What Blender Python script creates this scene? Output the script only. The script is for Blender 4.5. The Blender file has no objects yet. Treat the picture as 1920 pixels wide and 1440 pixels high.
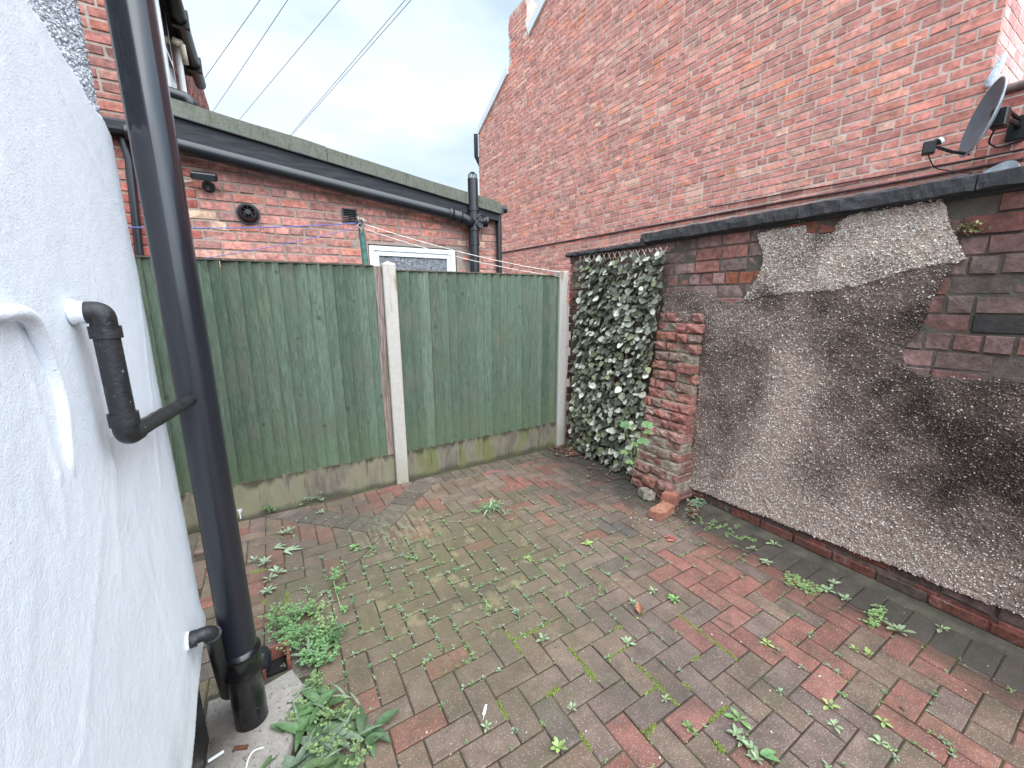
import bpy, math, random
import numpy as np
from mathutils import Vector, Matrix
random.seed(7); RNG=np.random.default_rng(11)
C=bpy.context.scene.collection
# ---------------------------------------------------------------- camera
CF=750.05; PI_,RO,YA=0.20585,-0.00462,0.53663; CAM=Vector((0,0,1.66))
_cy,_sy=math.cos(YA),math.sin(YA)
FW=Vector((_sy*math.cos(PI_),_cy*math.cos(PI_),-math.sin(PI_)))
_rt=Vector((_cy,-_sy,0)); _up=_rt.cross(FW)
RT=_rt*math.cos(RO)+_up*math.sin(RO); UP=-_rt*math.sin(RO)+_up*math.cos(RO)
def ray(x,y): return FW+RT*((x-960)/CF)-UP*((y-720)/CF)
def P(x,y,ax,v):                      # a measured point of the photo on a real plane of the place
    d=ray(x,y); return CAM+d*((v-CAM[ax])/d[ax])
def G(x,y,z=0): return P(x,y,2,z)
cd=bpy.data.cameras.new('camera'); cam=bpy.data.objects.new('camera',cd); C.objects.link(cam)
m=Matrix.Identity(4)
for i in range(3): m[i][0]=RT[i]; m[i][1]=UP[i]; m[i][2]=-FW[i]; m[i][3]=CAM[i]
cam.matrix_world=m; cd.sensor_width=36; cd.lens=CF/1920*36; cd.clip_end=2000; cd.clip_start=0.02
bpy.context.scene.camera=cam
# ---------------------------------------------------------------- helpers
def lin(c):
    return tuple(((v/255)/12.92 if v/255<=0.04045 else ((v/255+0.055)/1.055)**2.4) for v in c)
def S(r,g,b,k=1.0):
    c=np.array(lin((r,g,b)))*k; return c*.80+float(c@np.array((.25,.65,.10)))*.20
def h2(ix,iy,s):
    n=(ix.astype(np.int64)*374761393+iy.astype(np.int64)*668265263+s*1442695041)&0xffffffff
    n=((n^(n>>13))*1274126177)&0xffffffff
    return ((n^(n>>16))&0xffff)/65535.0
def vn(x,y,s=0):
    x=np.asarray(x,float); y=np.asarray(y,float)
    ix=np.floor(x); iy=np.floor(y); fx=x-ix; fy=y-iy
    fx=fx*fx*(3-2*fx); fy=fy*fy*(3-2*fy); ix=ix.astype(int); iy=iy.astype(int)
    return (h2(ix,iy,s)*(1-fx)+h2(ix+1,iy,s)*fx)*(1-fy)+(h2(ix,iy+1,s)*(1-fx)+h2(ix+1,iy+1,s)*fx)*fy
def fbm(x,y,s=0,o=4):
    r=0;a=.5
    for i in range(o): r=r+a*vn(np.asarray(x)*2**i,np.asarray(y)*2**i,s+i*17); a*=.5
    return r
def link(name,me,mat=None,parent=None,smooth=False):
    if mat:
        for mm in (mat if isinstance(mat,(list,tuple)) else [mat]): me.materials.append(mm)
    if smooth: me.polygons.foreach_set('use_smooth',[True]*len(me.polygons))
    o=bpy.data.objects.new(name,me); C.objects.link(o)
    if parent: o.parent=parent
    return o
def tag(o,label=None,cat=None,group=None,kind=None):
    if label: o['label']=label
    if cat: o['category']=cat
    if group: o['group']=group
    if kind: o['kind']=kind
    return o
def thing(name,label,cat,group=None):
    o=bpy.data.objects.new(name,None); C.objects.link(o); o.empty_display_size=.05
    return tag(o,label,cat,group)
class MB:
    def __init__(s): s.v=[];s.f=[];s.c=[];s.mi=[]
    def add(s,vs,fs,col=(1,1,1),mi=0):
        b=len(s.v); s.v+= [tuple(p) for p in vs]
        for f in fs: s.f.append(tuple(b+i for i in f)); s.c.append(tuple(col)); s.mi.append(mi)
    def box(s,x0,x1,y0,y1,z0,z1,col=(1,1,1),M=None,ch=0,mi=0):
        cx,cy,cz=(x0+x1)/2,(y0+y1)/2,(z0+z1)/2; hx,hy,hz=abs(x1-x0)/2,abs(y1-y0)/2,abs(z1-z0)/2
        if ch<=0 or ch>=min(hx,hy,hz):
            vs=[(sx*hx,sy*hy,sz*hz) for sz in(-1,1) for sy in(-1,1) for sx in(-1,1)]
            fs=[(0,2,3,1),(4,5,7,6),(0,1,5,4),(2,6,7,3),(0,4,6,2),(1,3,7,5)]
        else:
            vs=[];idx={}
            for sx in(-1,1):
                for sy in(-1,1):
                    for sz in(-1,1):
                        for a in range(3):
                            p=[sx*hx,sy*hy,sz*hz]
                            for k in range(3):
                                if k!=a: p[k]-=(sx,sy,sz)[k]*ch
                            idx[(sx,sy,sz,a)]=len(vs); vs.append(tuple(p))
            fs=[]
            for a in range(3):
                b,c=(a+1)%3,(a+2)%3
                for sa in(-1,1):
                    q=[]
                    for sb,sc in((-1,-1),(1,-1),(1,1),(-1,1)):
                        t=[0,0,0];t[a]=sa;t[b]=sb;t[c]=sc;q.append(idx[(t[0],t[1],t[2],a)])
                    fs.append(tuple(q if sa>0 else q[::-1]))
                for sb in(-1,1):       # edges along a
                    for sc in(-1,1):
                        q=[]
                        for sa,w in((-1,b),(1,b),(1,c),(-1,c)):
                            t=[0,0,0];t[a]=sa;t[b]=sb;t[c]=sc;q.append(idx[(t[0],t[1],t[2],w)])
                        fs.append(tuple(q if sb*sc<0 else q[::-1]))
            for sx in(-1,1):
                for sy in(-1,1):
                    for sz in(-1,1):
                        q=[idx[(sx,sy,sz,a)] for a in range(3)]
                        fs.append(tuple(q if sx*sy*sz>0 else q[::-1]))
        vs=[Vector((p[0]+cx,p[1]+cy,p[2]+cz)) for p in vs]
        if M is not None: vs=[M@p for p in vs]
        s.add(vs,fs,col,mi)
    def tube(s,pts,r,seg=12,col=(1,1,1),caps=True,mi=0,closed=False):
        pts=[Vector(p) for p in pts]; n=len(pts)
        rs=r if isinstance(r,(list,tuple)) else [r]*n
        t0=(pts[1]-pts[0]).normalized(); ref=Vector((0,0,1)) if abs(t0.z)<.9 else Vector((1,0,0))
        u=t0.cross(ref).normalized(); vs=[]; 
        for i in range(n):
            if i==0: t=pts[1]-pts[0]
            elif i==n-1: t=pts[-1]-pts[-2]
            else: t=(pts[i+1]-pts[i]).normalized()+(pts[i]-pts[i-1]).normalized()
            if t.length<1e-9: t=t0
            t.normalize(); u=(u-t*u.dot(t))
            if u.length<1e-6: u=t.orthogonal()
            u.normalize(); w=t.cross(u)
            for k in range(seg):
                a=2*math.pi*k/seg; vs.append(pts[i]+(u*math.cos(a)+w*math.sin(a))*rs[i])
        fs=[(i*seg+k,i*seg+(k+1)%seg,(i+1)*seg+(k+1)%seg,(i+1)*seg+k) for i in range(n-1) for k in range(seg)]
        if caps: fs+=[tuple(range(seg))[::-1],tuple((n-1)*seg+k for k in range(seg))]
        s.add(vs,fs,col,mi)
    def build(s,name,mat=None,parent=None,smooth=False,auto=None):
        me=bpy.data.meshes.new(name); me.from_pydata(s.v,[],s.f); me.update()
        a=me.color_attributes.new('Col','FLOAT_COLOR','CORNER')
        ls=np.array([len(f) for f in s.f]); cc=np.repeat(np.c_[np.array(s.c,float).reshape(-1,3),np.ones(len(s.f))],ls,axis=0)
        a.data.foreach_set('color',cc.ravel())
        if any(s.mi): me.polygons.foreach_set('material_index',s.mi)
        o=link(name,me,mat,parent,smooth)
        if smooth and auto is not None: me.set_sharp_from_angle(angle=math.radians(auto))
        return o
def npmesh(name,V,F,col=None,mat=None,parent=None,smooth=True):
    V=np.asarray(V,float);F=np.asarray(F,int); k=F.shape[1]
    me=bpy.data.meshes.new(name); me.vertices.add(len(V)); me.vertices.foreach_set('co',V.ravel())
    me.loops.add(F.size); me.loops.foreach_set('vertex_index',F.ravel())
    me.polygons.add(len(F)); me.polygons.foreach_set('loop_start',np.arange(0,F.size,k)); me.polygons.foreach_set('loop_total',np.full(len(F),k))
    me.update(calc_edges=True)
    if col is not None:
        a=me.color_attributes.new('Col','FLOAT_COLOR','POINT'); a.data.foreach_set('color',np.c_[col,np.ones(len(V))].ravel())
    return link(name,me,mat,parent,smooth)
def fillet(pts,r,n=6):
    pts=[Vector(p) for p in pts]; out=[pts[0]]
    for i in range(1,len(pts)-1):
        a=(pts[i-1]-pts[i]); b=(pts[i+1]-pts[i]); rr=min(r,a.length*.49,b.length*.49)
        p0=pts[i]+a.normalized()*rr; p1=pts[i]+b.normalized()*rr
        for k in range(n+1):
            t=k/n; out.append(p0*(1-t)**2+pts[i]*2*t*(1-t)+p1*t*t)
    out.append(pts[-1]); return out
# ---------------------------------------------------------------- materials
class NT:
    def __init__(s,name):
        s.m=bpy.data.materials.new(name); s.m.use_nodes=True; s.t=s.m.node_tree; s.n=s.t.nodes; s.l=s.t.links
        s.b=s.n['Principled BSDF']; s.pos=s.n.new('ShaderNodeNewGeometry').outputs['Position']
    def k(s,a,b): s.l.new(a,b)
    def noise(s,scale,detail=4,rough=.55,vec=None,stretch=None,dist=0):
        v=vec or s.pos
        if stretch:
            mp=s.n.new('ShaderNodeMapping'); s.k(v,mp.inputs[0]); mp.inputs['Scale'].default_value=stretch; v=mp.outputs[0]
        t=s.n.new('ShaderNodeTexNoise'); t.inputs['Scale'].default_value=scale; t.inputs['Detail'].default_value=detail
        t.inputs['Roughness'].default_value=rough; t.inputs['Distortion'].default_value=dist; s.k(v,t.inputs['Vector']); return t.outputs['Fac']
    def voro(s,scale,feat='F1',out='Distance'):
        t=s.n.new('ShaderNodeTexVoronoi'); t.feature=feat; t.inputs['Scale'].default_value=scale; s.k(s.pos,t.inputs['Vector']); return t.outputs[out]
    def rng(s,v,a,b,c=0,d=1):
        t=s.n.new('ShaderNodeMapRange'); s.k(v,t.inputs[0])
        for i,x in enumerate((a,b,c,d)): t.inputs[i+1].default_value=x
        t.interpolation_type='SMOOTHSTEP'; return t.outputs[0]
    def math(s,op,a,b):
        t=s.n.new('ShaderNodeMath'); t.operation=op
        for i,x in enumerate((a,b)):
            if isinstance(x,(int,float)): t.inputs[i].default_value=x
            else: s.k(x,t.inputs[i])
        return t.outputs[0]
    def mix(s,f,a,b,mode='MIX'):
        t=s.n.new('ShaderNodeMix'); t.data_type='RGBA'; t.blend_type=mode
        for i,x in ((0,f),(6,a),(7,b)):
            if isinstance(x,(int,float)): t.inputs[i].default_value=x
            elif hasattr(x,'is_output') or isinstance(x,bpy.types.NodeSocket): s.k(x,t.inputs[i])
            else: t.inputs[i].default_value=tuple(x)[:3]+(1,)
        return t.outputs[2]
    def vcol(s):
        t=s.n.new('ShaderNodeVertexColor'); t.layer_name='Col'; return t.outputs[0]
    def blob(s,p,r0,r1,warp=.3):
        d=s.n.new('ShaderNodeVectorMath'); d.operation='DISTANCE'; s.k(s.pos,d.inputs[0]); d.inputs[1].default_value=tuple(p)
        v=s.math('ADD',d.outputs['Value'],s.math('MULTIPLY',s.math('SUBTRACT',s.noise(3.5,4),.5),warp*2))
        return s.rng(v,r0,r1,1,0)
    def axis(s,i):
        t=s.n.new('ShaderNodeSeparateXYZ'); s.k(s.pos,t.inputs[0]); return t.outputs[i]
    def bump(s,h,strength=.5,dist=.01,prev=None):
        t=s.n.new('ShaderNodeBump'); t.inputs['Strength'].default_value=strength; t.inputs['Distance'].default_value=dist
        s.k(h,t.inputs['Height'])
        if prev: s.k(prev,t.inputs['Normal'])
        return t.outputs[0]
    def fin(s,col,rough=.85,normal=None,spec=.3,metal=0):
        if isinstance(col,bpy.types.NodeSocket): s.k(col,s.b.inputs['Base Color'])
        else: s.b.inputs['Base Color'].default_value=tuple(col)[:3]+(1,)
        if isinstance(rough,bpy.types.NodeSocket): s.k(rough,s.b.inputs['Roughness'])
        else: s.b.inputs['Roughness'].default_value=rough
        s.b.inputs['Specular IOR Level'].default_value=spec; s.b.inputs['Metallic'].default_value=metal
        if normal: s.k(normal,s.b.inputs['Normal'])
        return s.m
def simple(name,col,rough=.6,ns=20,var=.25,bs=80,bd=.001,bst=.3,spec=.4,metal=0,vc=False,stretch=None):
    t=NT(name); base=t.vcol() if vc else None
    n=t.rng(t.noise(ns,5,stretch=stretch),.3,.7,1-var,1+var)
    if vc: c=t.mix(1.0,base,n,'MULTIPLY')
    else: c=t.mix(1.0,tuple(col),n,'MULTIPLY')
    return t.fin(c,rough,t.bump(t.noise(bs,3),bst,bd),spec,metal)
def brickmat(name,bd=.006,dirt=(.16,.13,.12),eff=.6,dirtamt=.5,grime=None,dfreq=2.2):
    t=NT(name); c=t.vcol()
    c=t.mix(1.0,c,t.rng(t.noise(28,6,.65),.25,.75,.68,1.3),'MULTIPLY')
    c=t.mix(1.0,c,t.rng(t.noise(7,4,.6),.3,.7,.82,1.16),'MULTIPLY')
    f=t.math('MULTIPLY',t.rng(t.noise(11,6,.7),.56,.72),t.rng(t.noise(dfreq*.8,3),.4,.65)); c=t.mix(t.math('MULTIPLY',f,eff),c,(.55,.47,.42))
    f=t.math('MULTIPLY',t.rng(t.noise(45,4,.7),.62,.72),dirtamt); c=t.mix(f,c,dirt)
    f=t.math('MULTIPLY',t.rng(t.noise(dfreq,5,.6),.52,.7),dirtamt); c=t.mix(f,c,dirt)
    if grime:
        for (p,r0,r1,col,a) in grime: c=t.mix(t.math('MULTIPLY',t.blob(p,r0,r1,.25),a),c,col)
    n=t.bump(t.noise(70,6,.7),.8,bd*.5); n=t.bump(t.noise(18,4,.6),.7,bd,n)
    return t.fin(c,.9,n,.2)
# ---------------------------------------------------------------- brick layer
def clampc(c): return tuple(float(max(.004,min(.9,x))) for x in c)
def lay(mb,mort,to3,u0,u1,z0,z1,course=.08,L=.235,depth=.008,ch=.005,gap=.0055,pal=None,keep=None,bond='garden',jit=.002,uoff=0,mcol=(.36,.31,.28),colf=None,rough=0):
    nrow=int(math.ceil((z1-z0)/course))
    for r in range(nrow):
        za=z0+r*course; header=(bond=='garden' and r%4==3) or (bond=='flem' and False)
        w=L/2 if header else L
        off=(r%2)*L/2+uoff if not header else L/4+uoff
        u=u0-off
        while u<u1:
            ww=w
            if not header and random.random()<.10: ww=w/2
            a=u+gap; b=u+ww-gap; u+=ww
            if b<u0 or a>u1: continue
            a=max(a,u0); b=min(b,u1)
            if b-a<.03: continue
            c=za+gap; d=min(za+course-gap,z1)
            if d-c<.02: continue
            if keep and not keep((a+b)/2,(c+d)/2,a,b): continue
            j=lambda k=1:random.gauss(0,jit*k)
            dp=depth+random.gauss(0,depth*.2)
            if rough and random.random()<rough: dp=depth*random.uniform(-.5,.4)
            t1,t2,t3,t4=j(),j(),j(),j()
            vs=[to3(a+j(),c+j(),-.004),to3(b+j(),c+j(),-.004),to3(b+j(),d+j(),-.004),to3(a+j(),d+j(),-.004),
                to3(a+ch+j(.6),c+ch+j(.6),dp+t1),to3(b-ch+j(.6),c+ch+j(.6),dp+t2),to3(b-ch+j(.6),d-ch+j(.6),dp+t3),to3(a+ch+j(.6),d-ch+j(.6),dp+t4)]
            col=colf((a+b)/2,(c+d)/2,header) if colf else random.choice(pal)
            k=random.uniform(.85,1.15); col=clampc(np.array(col)*k)
            mb.add(vs,[(4,5,6,7),(0,1,5,4),(1,2,6,5),(2,3,7,6),(3,0,4,7)],col)
def wpal(items):
    out=[]
    for c,w in items: out+=[c]*w
    return out
# ================================================================ WORLD / LIGHT
sc=bpy.context.scene
w=bpy.data.worlds.new("World"); sc.world=w; w.use_nodes=True; nt=w.node_tree; nn=nt.nodes; bg=nn['Background']
EL,AZ=math.radians(55),math.radians(178)   # hazy sun, high behind the camera
sky=nn.new('ShaderNodeTexSky'); sky.sky_type='NISHITA'; sky.sun_disc=False; sky.sun_elevation=EL; sky.sun_rotation=AZ; sky.air_density=1.0; sky.dust_density=2.0; sky.ozone_density=1.5
tc=nn.new('ShaderNodeTexCoord'); mp=nn.new('ShaderNodeMapping'); mp.inputs['Scale'].default_value=(1,1,2.6); mp.inputs['Location'].default_value=(.3,.1,.2); nt.links.new(tc.outputs['Generated'],mp.inputs[0])
no=nn.new('ShaderNodeTexNoise'); no.inputs['Scale'].default_value=2.3; no.inputs['Detail'].default_value=6; no.inputs['Roughness'].default_value=.5; nt.links.new(mp.outputs[0],no.inputs['Vector'])
mr=nn.new('ShaderNodeMapRange'); mr.interpolation_type='SMOOTHSTEP'; nt.links.new(no.outputs['Fac'],mr.inputs[0])
for i,x in enumerate((.3,.62,.88,1.0)): mr.inputs[i+1].default_value=x
cr=nn.new('ShaderNodeMapRange'); cr.interpolation_type='SMOOTHSTEP'; nt.links.new(no.outputs['Fac'],cr.inputs[0])
for i,x in enumerate((.28,.74,0,1)): cr.inputs[i+1].default_value=x
cm=nn.new('ShaderNodeMix'); cm.data_type='RGBA'; nt.links.new(cr.outputs[0],cm.inputs[0]); cm.inputs[6].default_value=(5.0,6.4,7.9,1); cm.inputs[7].default_value=(7.9,8.7,9.4,1)
mx=nn.new('ShaderNodeMix'); mx.data_type='RGBA'; nt.links.new(mr.outputs[0],mx.inputs[0]); nt.links.new(sky.outputs[0],mx.inputs[6]); nt.links.new(cm.outputs[2],mx.inputs[7])
vm=nn.new('ShaderNodeVectorMath'); vm.operation='DOT_PRODUCT'; nt.links.new(tc.outputs['Generated'],vm.inputs[0]); vm.inputs[1].default_value=(math.sin(AZ)*math.cos(EL),math.cos(AZ)*math.cos(EL),math.sin(EL))
gl=nn.new('ShaderNodeMapRange'); gl.interpolation_type='SMOOTHSTEP'; nt.links.new(vm.outputs['Value'],gl.inputs[0])
for i,x in enumerate((.15,1.0,.62,2.55)): gl.inputs[i+1].default_value=x
sm=nn.new('ShaderNodeMix'); sm.data_type='RGBA'; sm.blend_type='MULTIPLY'; sm.inputs[0].default_value=1; nt.links.new(mx.outputs[2],sm.inputs[6]); nt.links.new(gl.outputs[0],sm.inputs[7])
nt.links.new(sm.outputs[2],bg.inputs[0]); bg.inputs[1].default_value=.105
ld=bpy.data.lights.new('sun','SUN'); ld.energy=1.5; ld.angle=math.radians(75); ld.color=(1,.94,.87)
lo=bpy.data.objects.new('sun',ld); C.objects.link(lo)
sd=Vector((math.sin(AZ)*math.cos(EL),math.cos(AZ)*math.cos(EL),math.sin(EL)))   # nishita: rotation 0 = +Y, turning towards +X
lo.rotation_euler=(-sd).to_track_quat('-Z','Y').to_euler()
sc.view_settings.view_transform='Standard'; sc.view_settings.look='None'; sc.view_settings.exposure=1.08; sc.view_settings.gamma=1
sc.cycles.max_bounces=8; sc.cycles.diffuse_bounces=5
# ================================================================ GROUND
XR,YF,YW,XG=2.93,3.54,4.3,4.8
mb=MB(); mb.add([(-400,-400,-.03),(400,-400,-.03),(400,400,-.03),(-400,400,-.03)],[(0,1,2,3)])
t=NT('earth'); c=t.mix(t.noise(14,6),S(70,60,50),S(112,100,84)); tag(mb.build('ground',t.fin(c,.95,t.bump(t.noise(90,5),.8,.01))),kind='structure')
# jointing sand sheet in the yard
def gz(x,y): return (fbm(np.array(x)*.9,np.array(y)*.9,5,2)-.5)*.012
xs=np.arange(-.6,3.0,.05); ys=np.arange(-1.2,3.6,.05); X,Y=np.meshgrid(xs,ys); Z=gz(X,Y)-.0075
V=np.c_[X.ravel(),Y.ravel(),Z.ravel()]; nx=len(xs); I=np.arange(len(ys)-1)[:,None]*nx+np.arange(nx-1)[None]; I=I.ravel(); F=np.c_[I,I+1,I+1+nx,I+nx]
t=NT('joint_soil'); c=t.mix(t.noise(60,5),S(44,38,32),S(92,82,66)); c=t.mix(t.rng(t.noise(4,4),.50,.62),c,S(80,86,50))
tag(npmesh('joint_sand',V,F,None,t.fin(c,.95,t.bump(t.noise(220,4),.9,.004))),kind='structure')
# paving blocks
def clip(poly,a,b,c):     # keep a*x+b*y>=c
    out=[]
    for i in range(len(poly)):
        p,q=poly[i],poly[(i+1)%len(poly)]; dp=a*p[0]+b*p[1]-c; dq=a*q[0]+b*q[1]-c
        if dp>=0: out.append(p)
        if dp*dq<0: k=dp/(dp-dq); out.append((p[0]+(q[0]-p[0])*k,p[1]+(q[1]-p[1])*k))
    return out
def area(p): return .5*abs(sum(p[i][0]*p[(i+1)%len(p)][1]-p[(i+1)%len(p)][0]*p[i][1] for i in range(len(p)))) if len(p)>2 else 0
def inset(p,d):
    n=len(p); out=p
    for i in range(n):
        x0,y0=p[i];x1,y1=p[(i+1)%n]; L=math.hypot(x1-x0,y1-y0)
        if L<1e-6: continue
        nx_,ny_=-(y1-y0)/L,(x1-x0)/L      # inward for ccw
        out=clip(out,nx_,ny_,nx_*x0+ny_*y0+d)
        if len(out)<3: return []
    return out
PV=MB()
def paver(poly,col,gap=.0028):
    if area(poly)<6e-4: return
    o=inset(poly,gap)
    if len(o)<3 or area(o)<4e-4: return
    i_=inset(o,.0045)
    if len(i_)!=len(o): 
        cx=sum(p[0] for p in o)/len(o); cy=sum(p[1] for p in o)/len(o); i_=[(cx+(p[0]-cx)*.92,cy+(p[1]-cy)*.92) for p in o]
    cx=sum(p[0] for p in o)/len(o); cy=sum(p[1] for p in o)/len(o)
    tx,ty,dz=random.gauss(0,.007),random.gauss(0,.007),random.gauss(0,.0011)
    g=float(gz(cx,cy)); zf=lambda x,y,z:g+dz+tx*(x-cx)+ty*(y-cy)+z
    n=len(o); jj=lambda:random.gauss(0,.0007)
    vs=[(x,y,zf(x,y,-.03)) for x,y in o]+[(x+jj(),y+jj(),zf(x,y,-.0035)) for x,y in o]+[(x+jj(),y+jj(),zf(x,y,0)) for x,y in i_]
    fs=[(i,(i+1)%n,n+(i+1)%n,n+i) for i in range(n)]+[(n+i,n+(i+1)%n,2*n+(i+1)%n,2*n+i) for i in range(n)]+[tuple(2*n+i for i in range(n))]
    PV.add(vs,fs,clampc(np.array(col)*random.uniform(.86,1.14)))
MAUVE,BROWN,RED,SALM,CHAR,OLIV=S(116,92,81),S(118,93,75),S(134,80,66),S(138,86,70),S(96,82,75),S(106,91,66)
def pcol(x,y):
    r=random.random()
    if x>1.8 and y<1.45: pal=[(RED,.45),(SALM,.25),(BROWN,.20),(MAUVE,.10)]
    elif x>2.0 and y<2.2: pal=[(CHAR,.25),(MAUVE,.35),(BROWN,.28),(RED,.12)]
    elif y>2.5: pal=[(BROWN,.4),(RED,.3),(OLIV,.1),(MAUVE,.2)]
    elif x<1.4 and y>1.75: pal=[(OLIV,.42),(BROWN,.34),(MAUVE,.12),(CHAR,.06),(RED,.06)]
    elif x<1.2: pal=[(MAUVE,.52),(BROWN,.33),(CHAR,.05),(RED,.10)]
    else: pal=[(MAUVE,.55),(CHAR,.10),(BROWN,.28),(RED,.07)]
    for c,wt in pal:
        r-=wt
        if r<=0: return c
    return pal[0][0]
p_=.1065; x0_,y0_=.330,1.350
DI,DO=-2.48,-2.205; SI,SO=3.54,3.27
for i in range(-9,24):
    for j in range(-26,23):
        s=(i+j)%4
        if s==2: q=(x0_+i*p_,x0_+(i+2)*p_,y0_+j*p_,y0_+(j+1)*p_)
        elif s==0: q=(x0_+i*p_,x0_+(i+1)*p_,y0_+j*p_,y0_+(j+2)*p_)
        else: continue
        poly=[(q[0],q[2]),(q[1],q[2]),(q[1],q[3]),(q[0],q[3])]
        cx,cy=(q[0]+q[1])/2,(q[2]+q[3])/2
        poly=clip(poly,-1,0,-2.60); poly=clip(poly,1,0,-.62) if len(poly)>2 else []
        if len(poly)<3: continue
        # keep the soil-pipe corner free of blocks
        if cx<-.02 and cy<1.86: continue
        col=pcol(cx,cy)
        parts=[clip(poly,1,-1,DO)]
        a=clip(poly,-1,1,-DO); 
        if len(a)>2: parts.append(clip(a,-1,-1,-SO))
        a=clip(poly,-1,1,-DI)
        if len(a)>2: parts.append(clip(a,1,1,SI))
        for k,a in enumerate(parts):
            if len(a)<3: continue
            if k==0: a=clip(a,0,-1,-3.315)
            if k==2: a=clip(a,0,-1,-3.49)
            if k==1 and len(a)>2: a=clip(a,0,-1,-3.49)
            if len(a)>2: paver(a,col)
# diagonal charcoal band
s2=math.sqrt(.5)
def diag(o,du,dv,n0,n1,wd):
    for k in range(n0,n1):
        a=k*p_; b=a+p_
        poly=[(o[0]+du[0]*u+dv[0]*v,o[1]+du[1]*u+dv[1]*v) for u,v in((a,0),(b,0),(b,wd),(a,wd))]
        yield poly
def ccw(p):
    A=sum(p[i][0]*p[(i+1)%len(p)][1]-p[(i+1)%len(p)][0]*p[i][1] for i in range(len(p)))
    return p if A>0 else p[::-1]
vx=( (SO+DO)/2,(SO-DO)/2 )       # vertex where the two arms meet
wr=(DO-DI)*s2; wl=(SI-SO)*s2
for poly in diag(vx,(s2,s2),(-s2,s2),0,11,wr):
    a=clip(ccw(poly),0,-1,-3.49); a=clip(a,1,1,SO) if len(a)>2 else a
    if len(a)>2: paver(a,CHAR*random.uniform(.9,1.3))
for poly in diag(vx,(-s2,s2),(s2,s2),0,11,wl):
    a=clip(ccw(poly),0,-1,-3.49)
    if len(a)>2: a=clip(a,-1,1,-DI)
    if len(a)>2: paver(a,CHAR*random.uniform(.9,1.25))
k=0
yy=-1.1
while yy<3.5:      # edging row along the garden wall
    if not (1.88<yy<2.45): paver([(2.60,yy),(2.836,yy),(2.836,yy+p_),(2.60,yy+p_)],CHAR*random.uniform(.8,1.15))
    else: paver([(2.60,yy),(2.70,yy),(2.70,yy+p_),(2.60,yy+p_)],CHAR*random.uniform(.8,1.1))
    yy+=p_
xx=1.14
while xx<2.58: paver([(xx,3.315),(xx+p_,3.315),(xx+p_,3.50),(xx,3.50)],(CHAR*.5+OLIV*.45)*random.uniform(.8,1.1)); xx+=p_
t=NT('paving_block'); c=t.vcol()
c=t.mix(1.0,c,t.rng(t.noise(240,3,.7),.25,.75,.72,1.3),'MULTIPLY')
c=t.mix(1.0,c,t.rng(t.noise(9,5,.65),.25,.75,.68,1.28),'MULTIPLY'); c=t.mix(t.math('MULTIPLY',t.rng(t.noise(14,6,.75),.50,.66),.5),c,S(98,86,74))
sp=t.rng(t.voro(170),.20,.34,1,0); ce=t.voro(170,'F1','Color')
sx=t.n.new('ShaderNodeSeparateColor'); t.k(ce,sx.inputs[0]); sp=t.math('MULTIPLY',sp,t.rng(sx.outputs[0],.48,.62)); c=t.mix(t.math('MULTIPLY',sp,.58),c,S(205,192,178))
dk=t.rng(t.voro(210),.12,.26,1,0); sy=t.n.new('ShaderNodeSeparateColor'); t.k(t.voro(210,'F1','Color'),sy.inputs[0]); c=t.mix(t.math('MULTIPLY',t.math('MULTIPLY',dk,t.rng(sy.outputs[1],.6,.75)),.5),c,S(50,44,44))
c=t.mix(t.math('MULTIPLY',t.blob((.80,2.10,0),.3,1.5,.5),.62),c,S(96,88,56)); c=t.mix(t.math('MULTIPLY',t.rng(t.noise(5,6,.7),.50,.66),.4),c,S(84,84,56))
c=t.mix(t.math('MULTIPLY',t.math('MULTIPLY',t.blob((.62,2.72,0),.0,.45,.25),t.rng(t.noise(9,5,.6,stretch=(3,.8,1)),.44,.60)),.45),c,S(176,164,118))
c=t.mix(t.math('MULTIPLY',t.math('MULTIPLY',t.blob((.9,2.1,0),.2,1.0,.4),t.rng(t.noise(7,5,.6),.56,.64)),.55),c,S(150,138,92))
# damp, dark ground in the wall's foot and the alcove
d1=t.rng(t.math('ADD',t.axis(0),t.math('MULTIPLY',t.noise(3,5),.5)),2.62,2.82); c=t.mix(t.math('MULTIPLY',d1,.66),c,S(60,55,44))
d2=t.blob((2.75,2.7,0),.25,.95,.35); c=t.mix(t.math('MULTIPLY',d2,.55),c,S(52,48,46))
c=t.mix(t.math('MULTIPLY',t.blob((.2,2.9,0),.3,.8,.35),.4),c,S(74,70,60))
c=t.mix(t.math('MULTIPLY',t.blob((1.5,.95,0),.2,.7,.35),.22),c,S(66,62,64))
c=t.mix(t.math('MULTIPLY',t.rng(t.noise(1.7,5,.6),.52,.68),.4),c,S(70,64,58))
c=t.mix(t.math('MULTIPLY',t.rng(t.noise(26,5,.7),.67,.73),.55),c,S(168,160,150))
n=t.bump(t.noise(420,3,.7),.7,.0016); n=t.bump(t.noise(40,4),.5,.003,n)
tag(PV.build('paving',t.fin(c,t.rng(t.noise(5,3),.3,.7,.62,.9),n,.35)),kind='structure')
# mortar fillet along the wall's foot
mb=MB(); y=-1.2
while y<1.86:
    a=[2.812+random.uniform(0,.012),2.945]; mb.add([(2.835,y,-.008),(2.835,y+.061,-.008),(2.875,y+.061,.008),(2.875,y,.008),(2.95,y+.061,.020),(2.95,y,.020)],[(0,3,2,1)[::-1],(3,5,4,2)[::-1]]); y+=.06
M_MORT=simple('old_mortar',S(76,70,56),.95,9,.35,60,.006,.7)
tag(mb.build('mortar_kerb',M_MORT),kind='structure')
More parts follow.
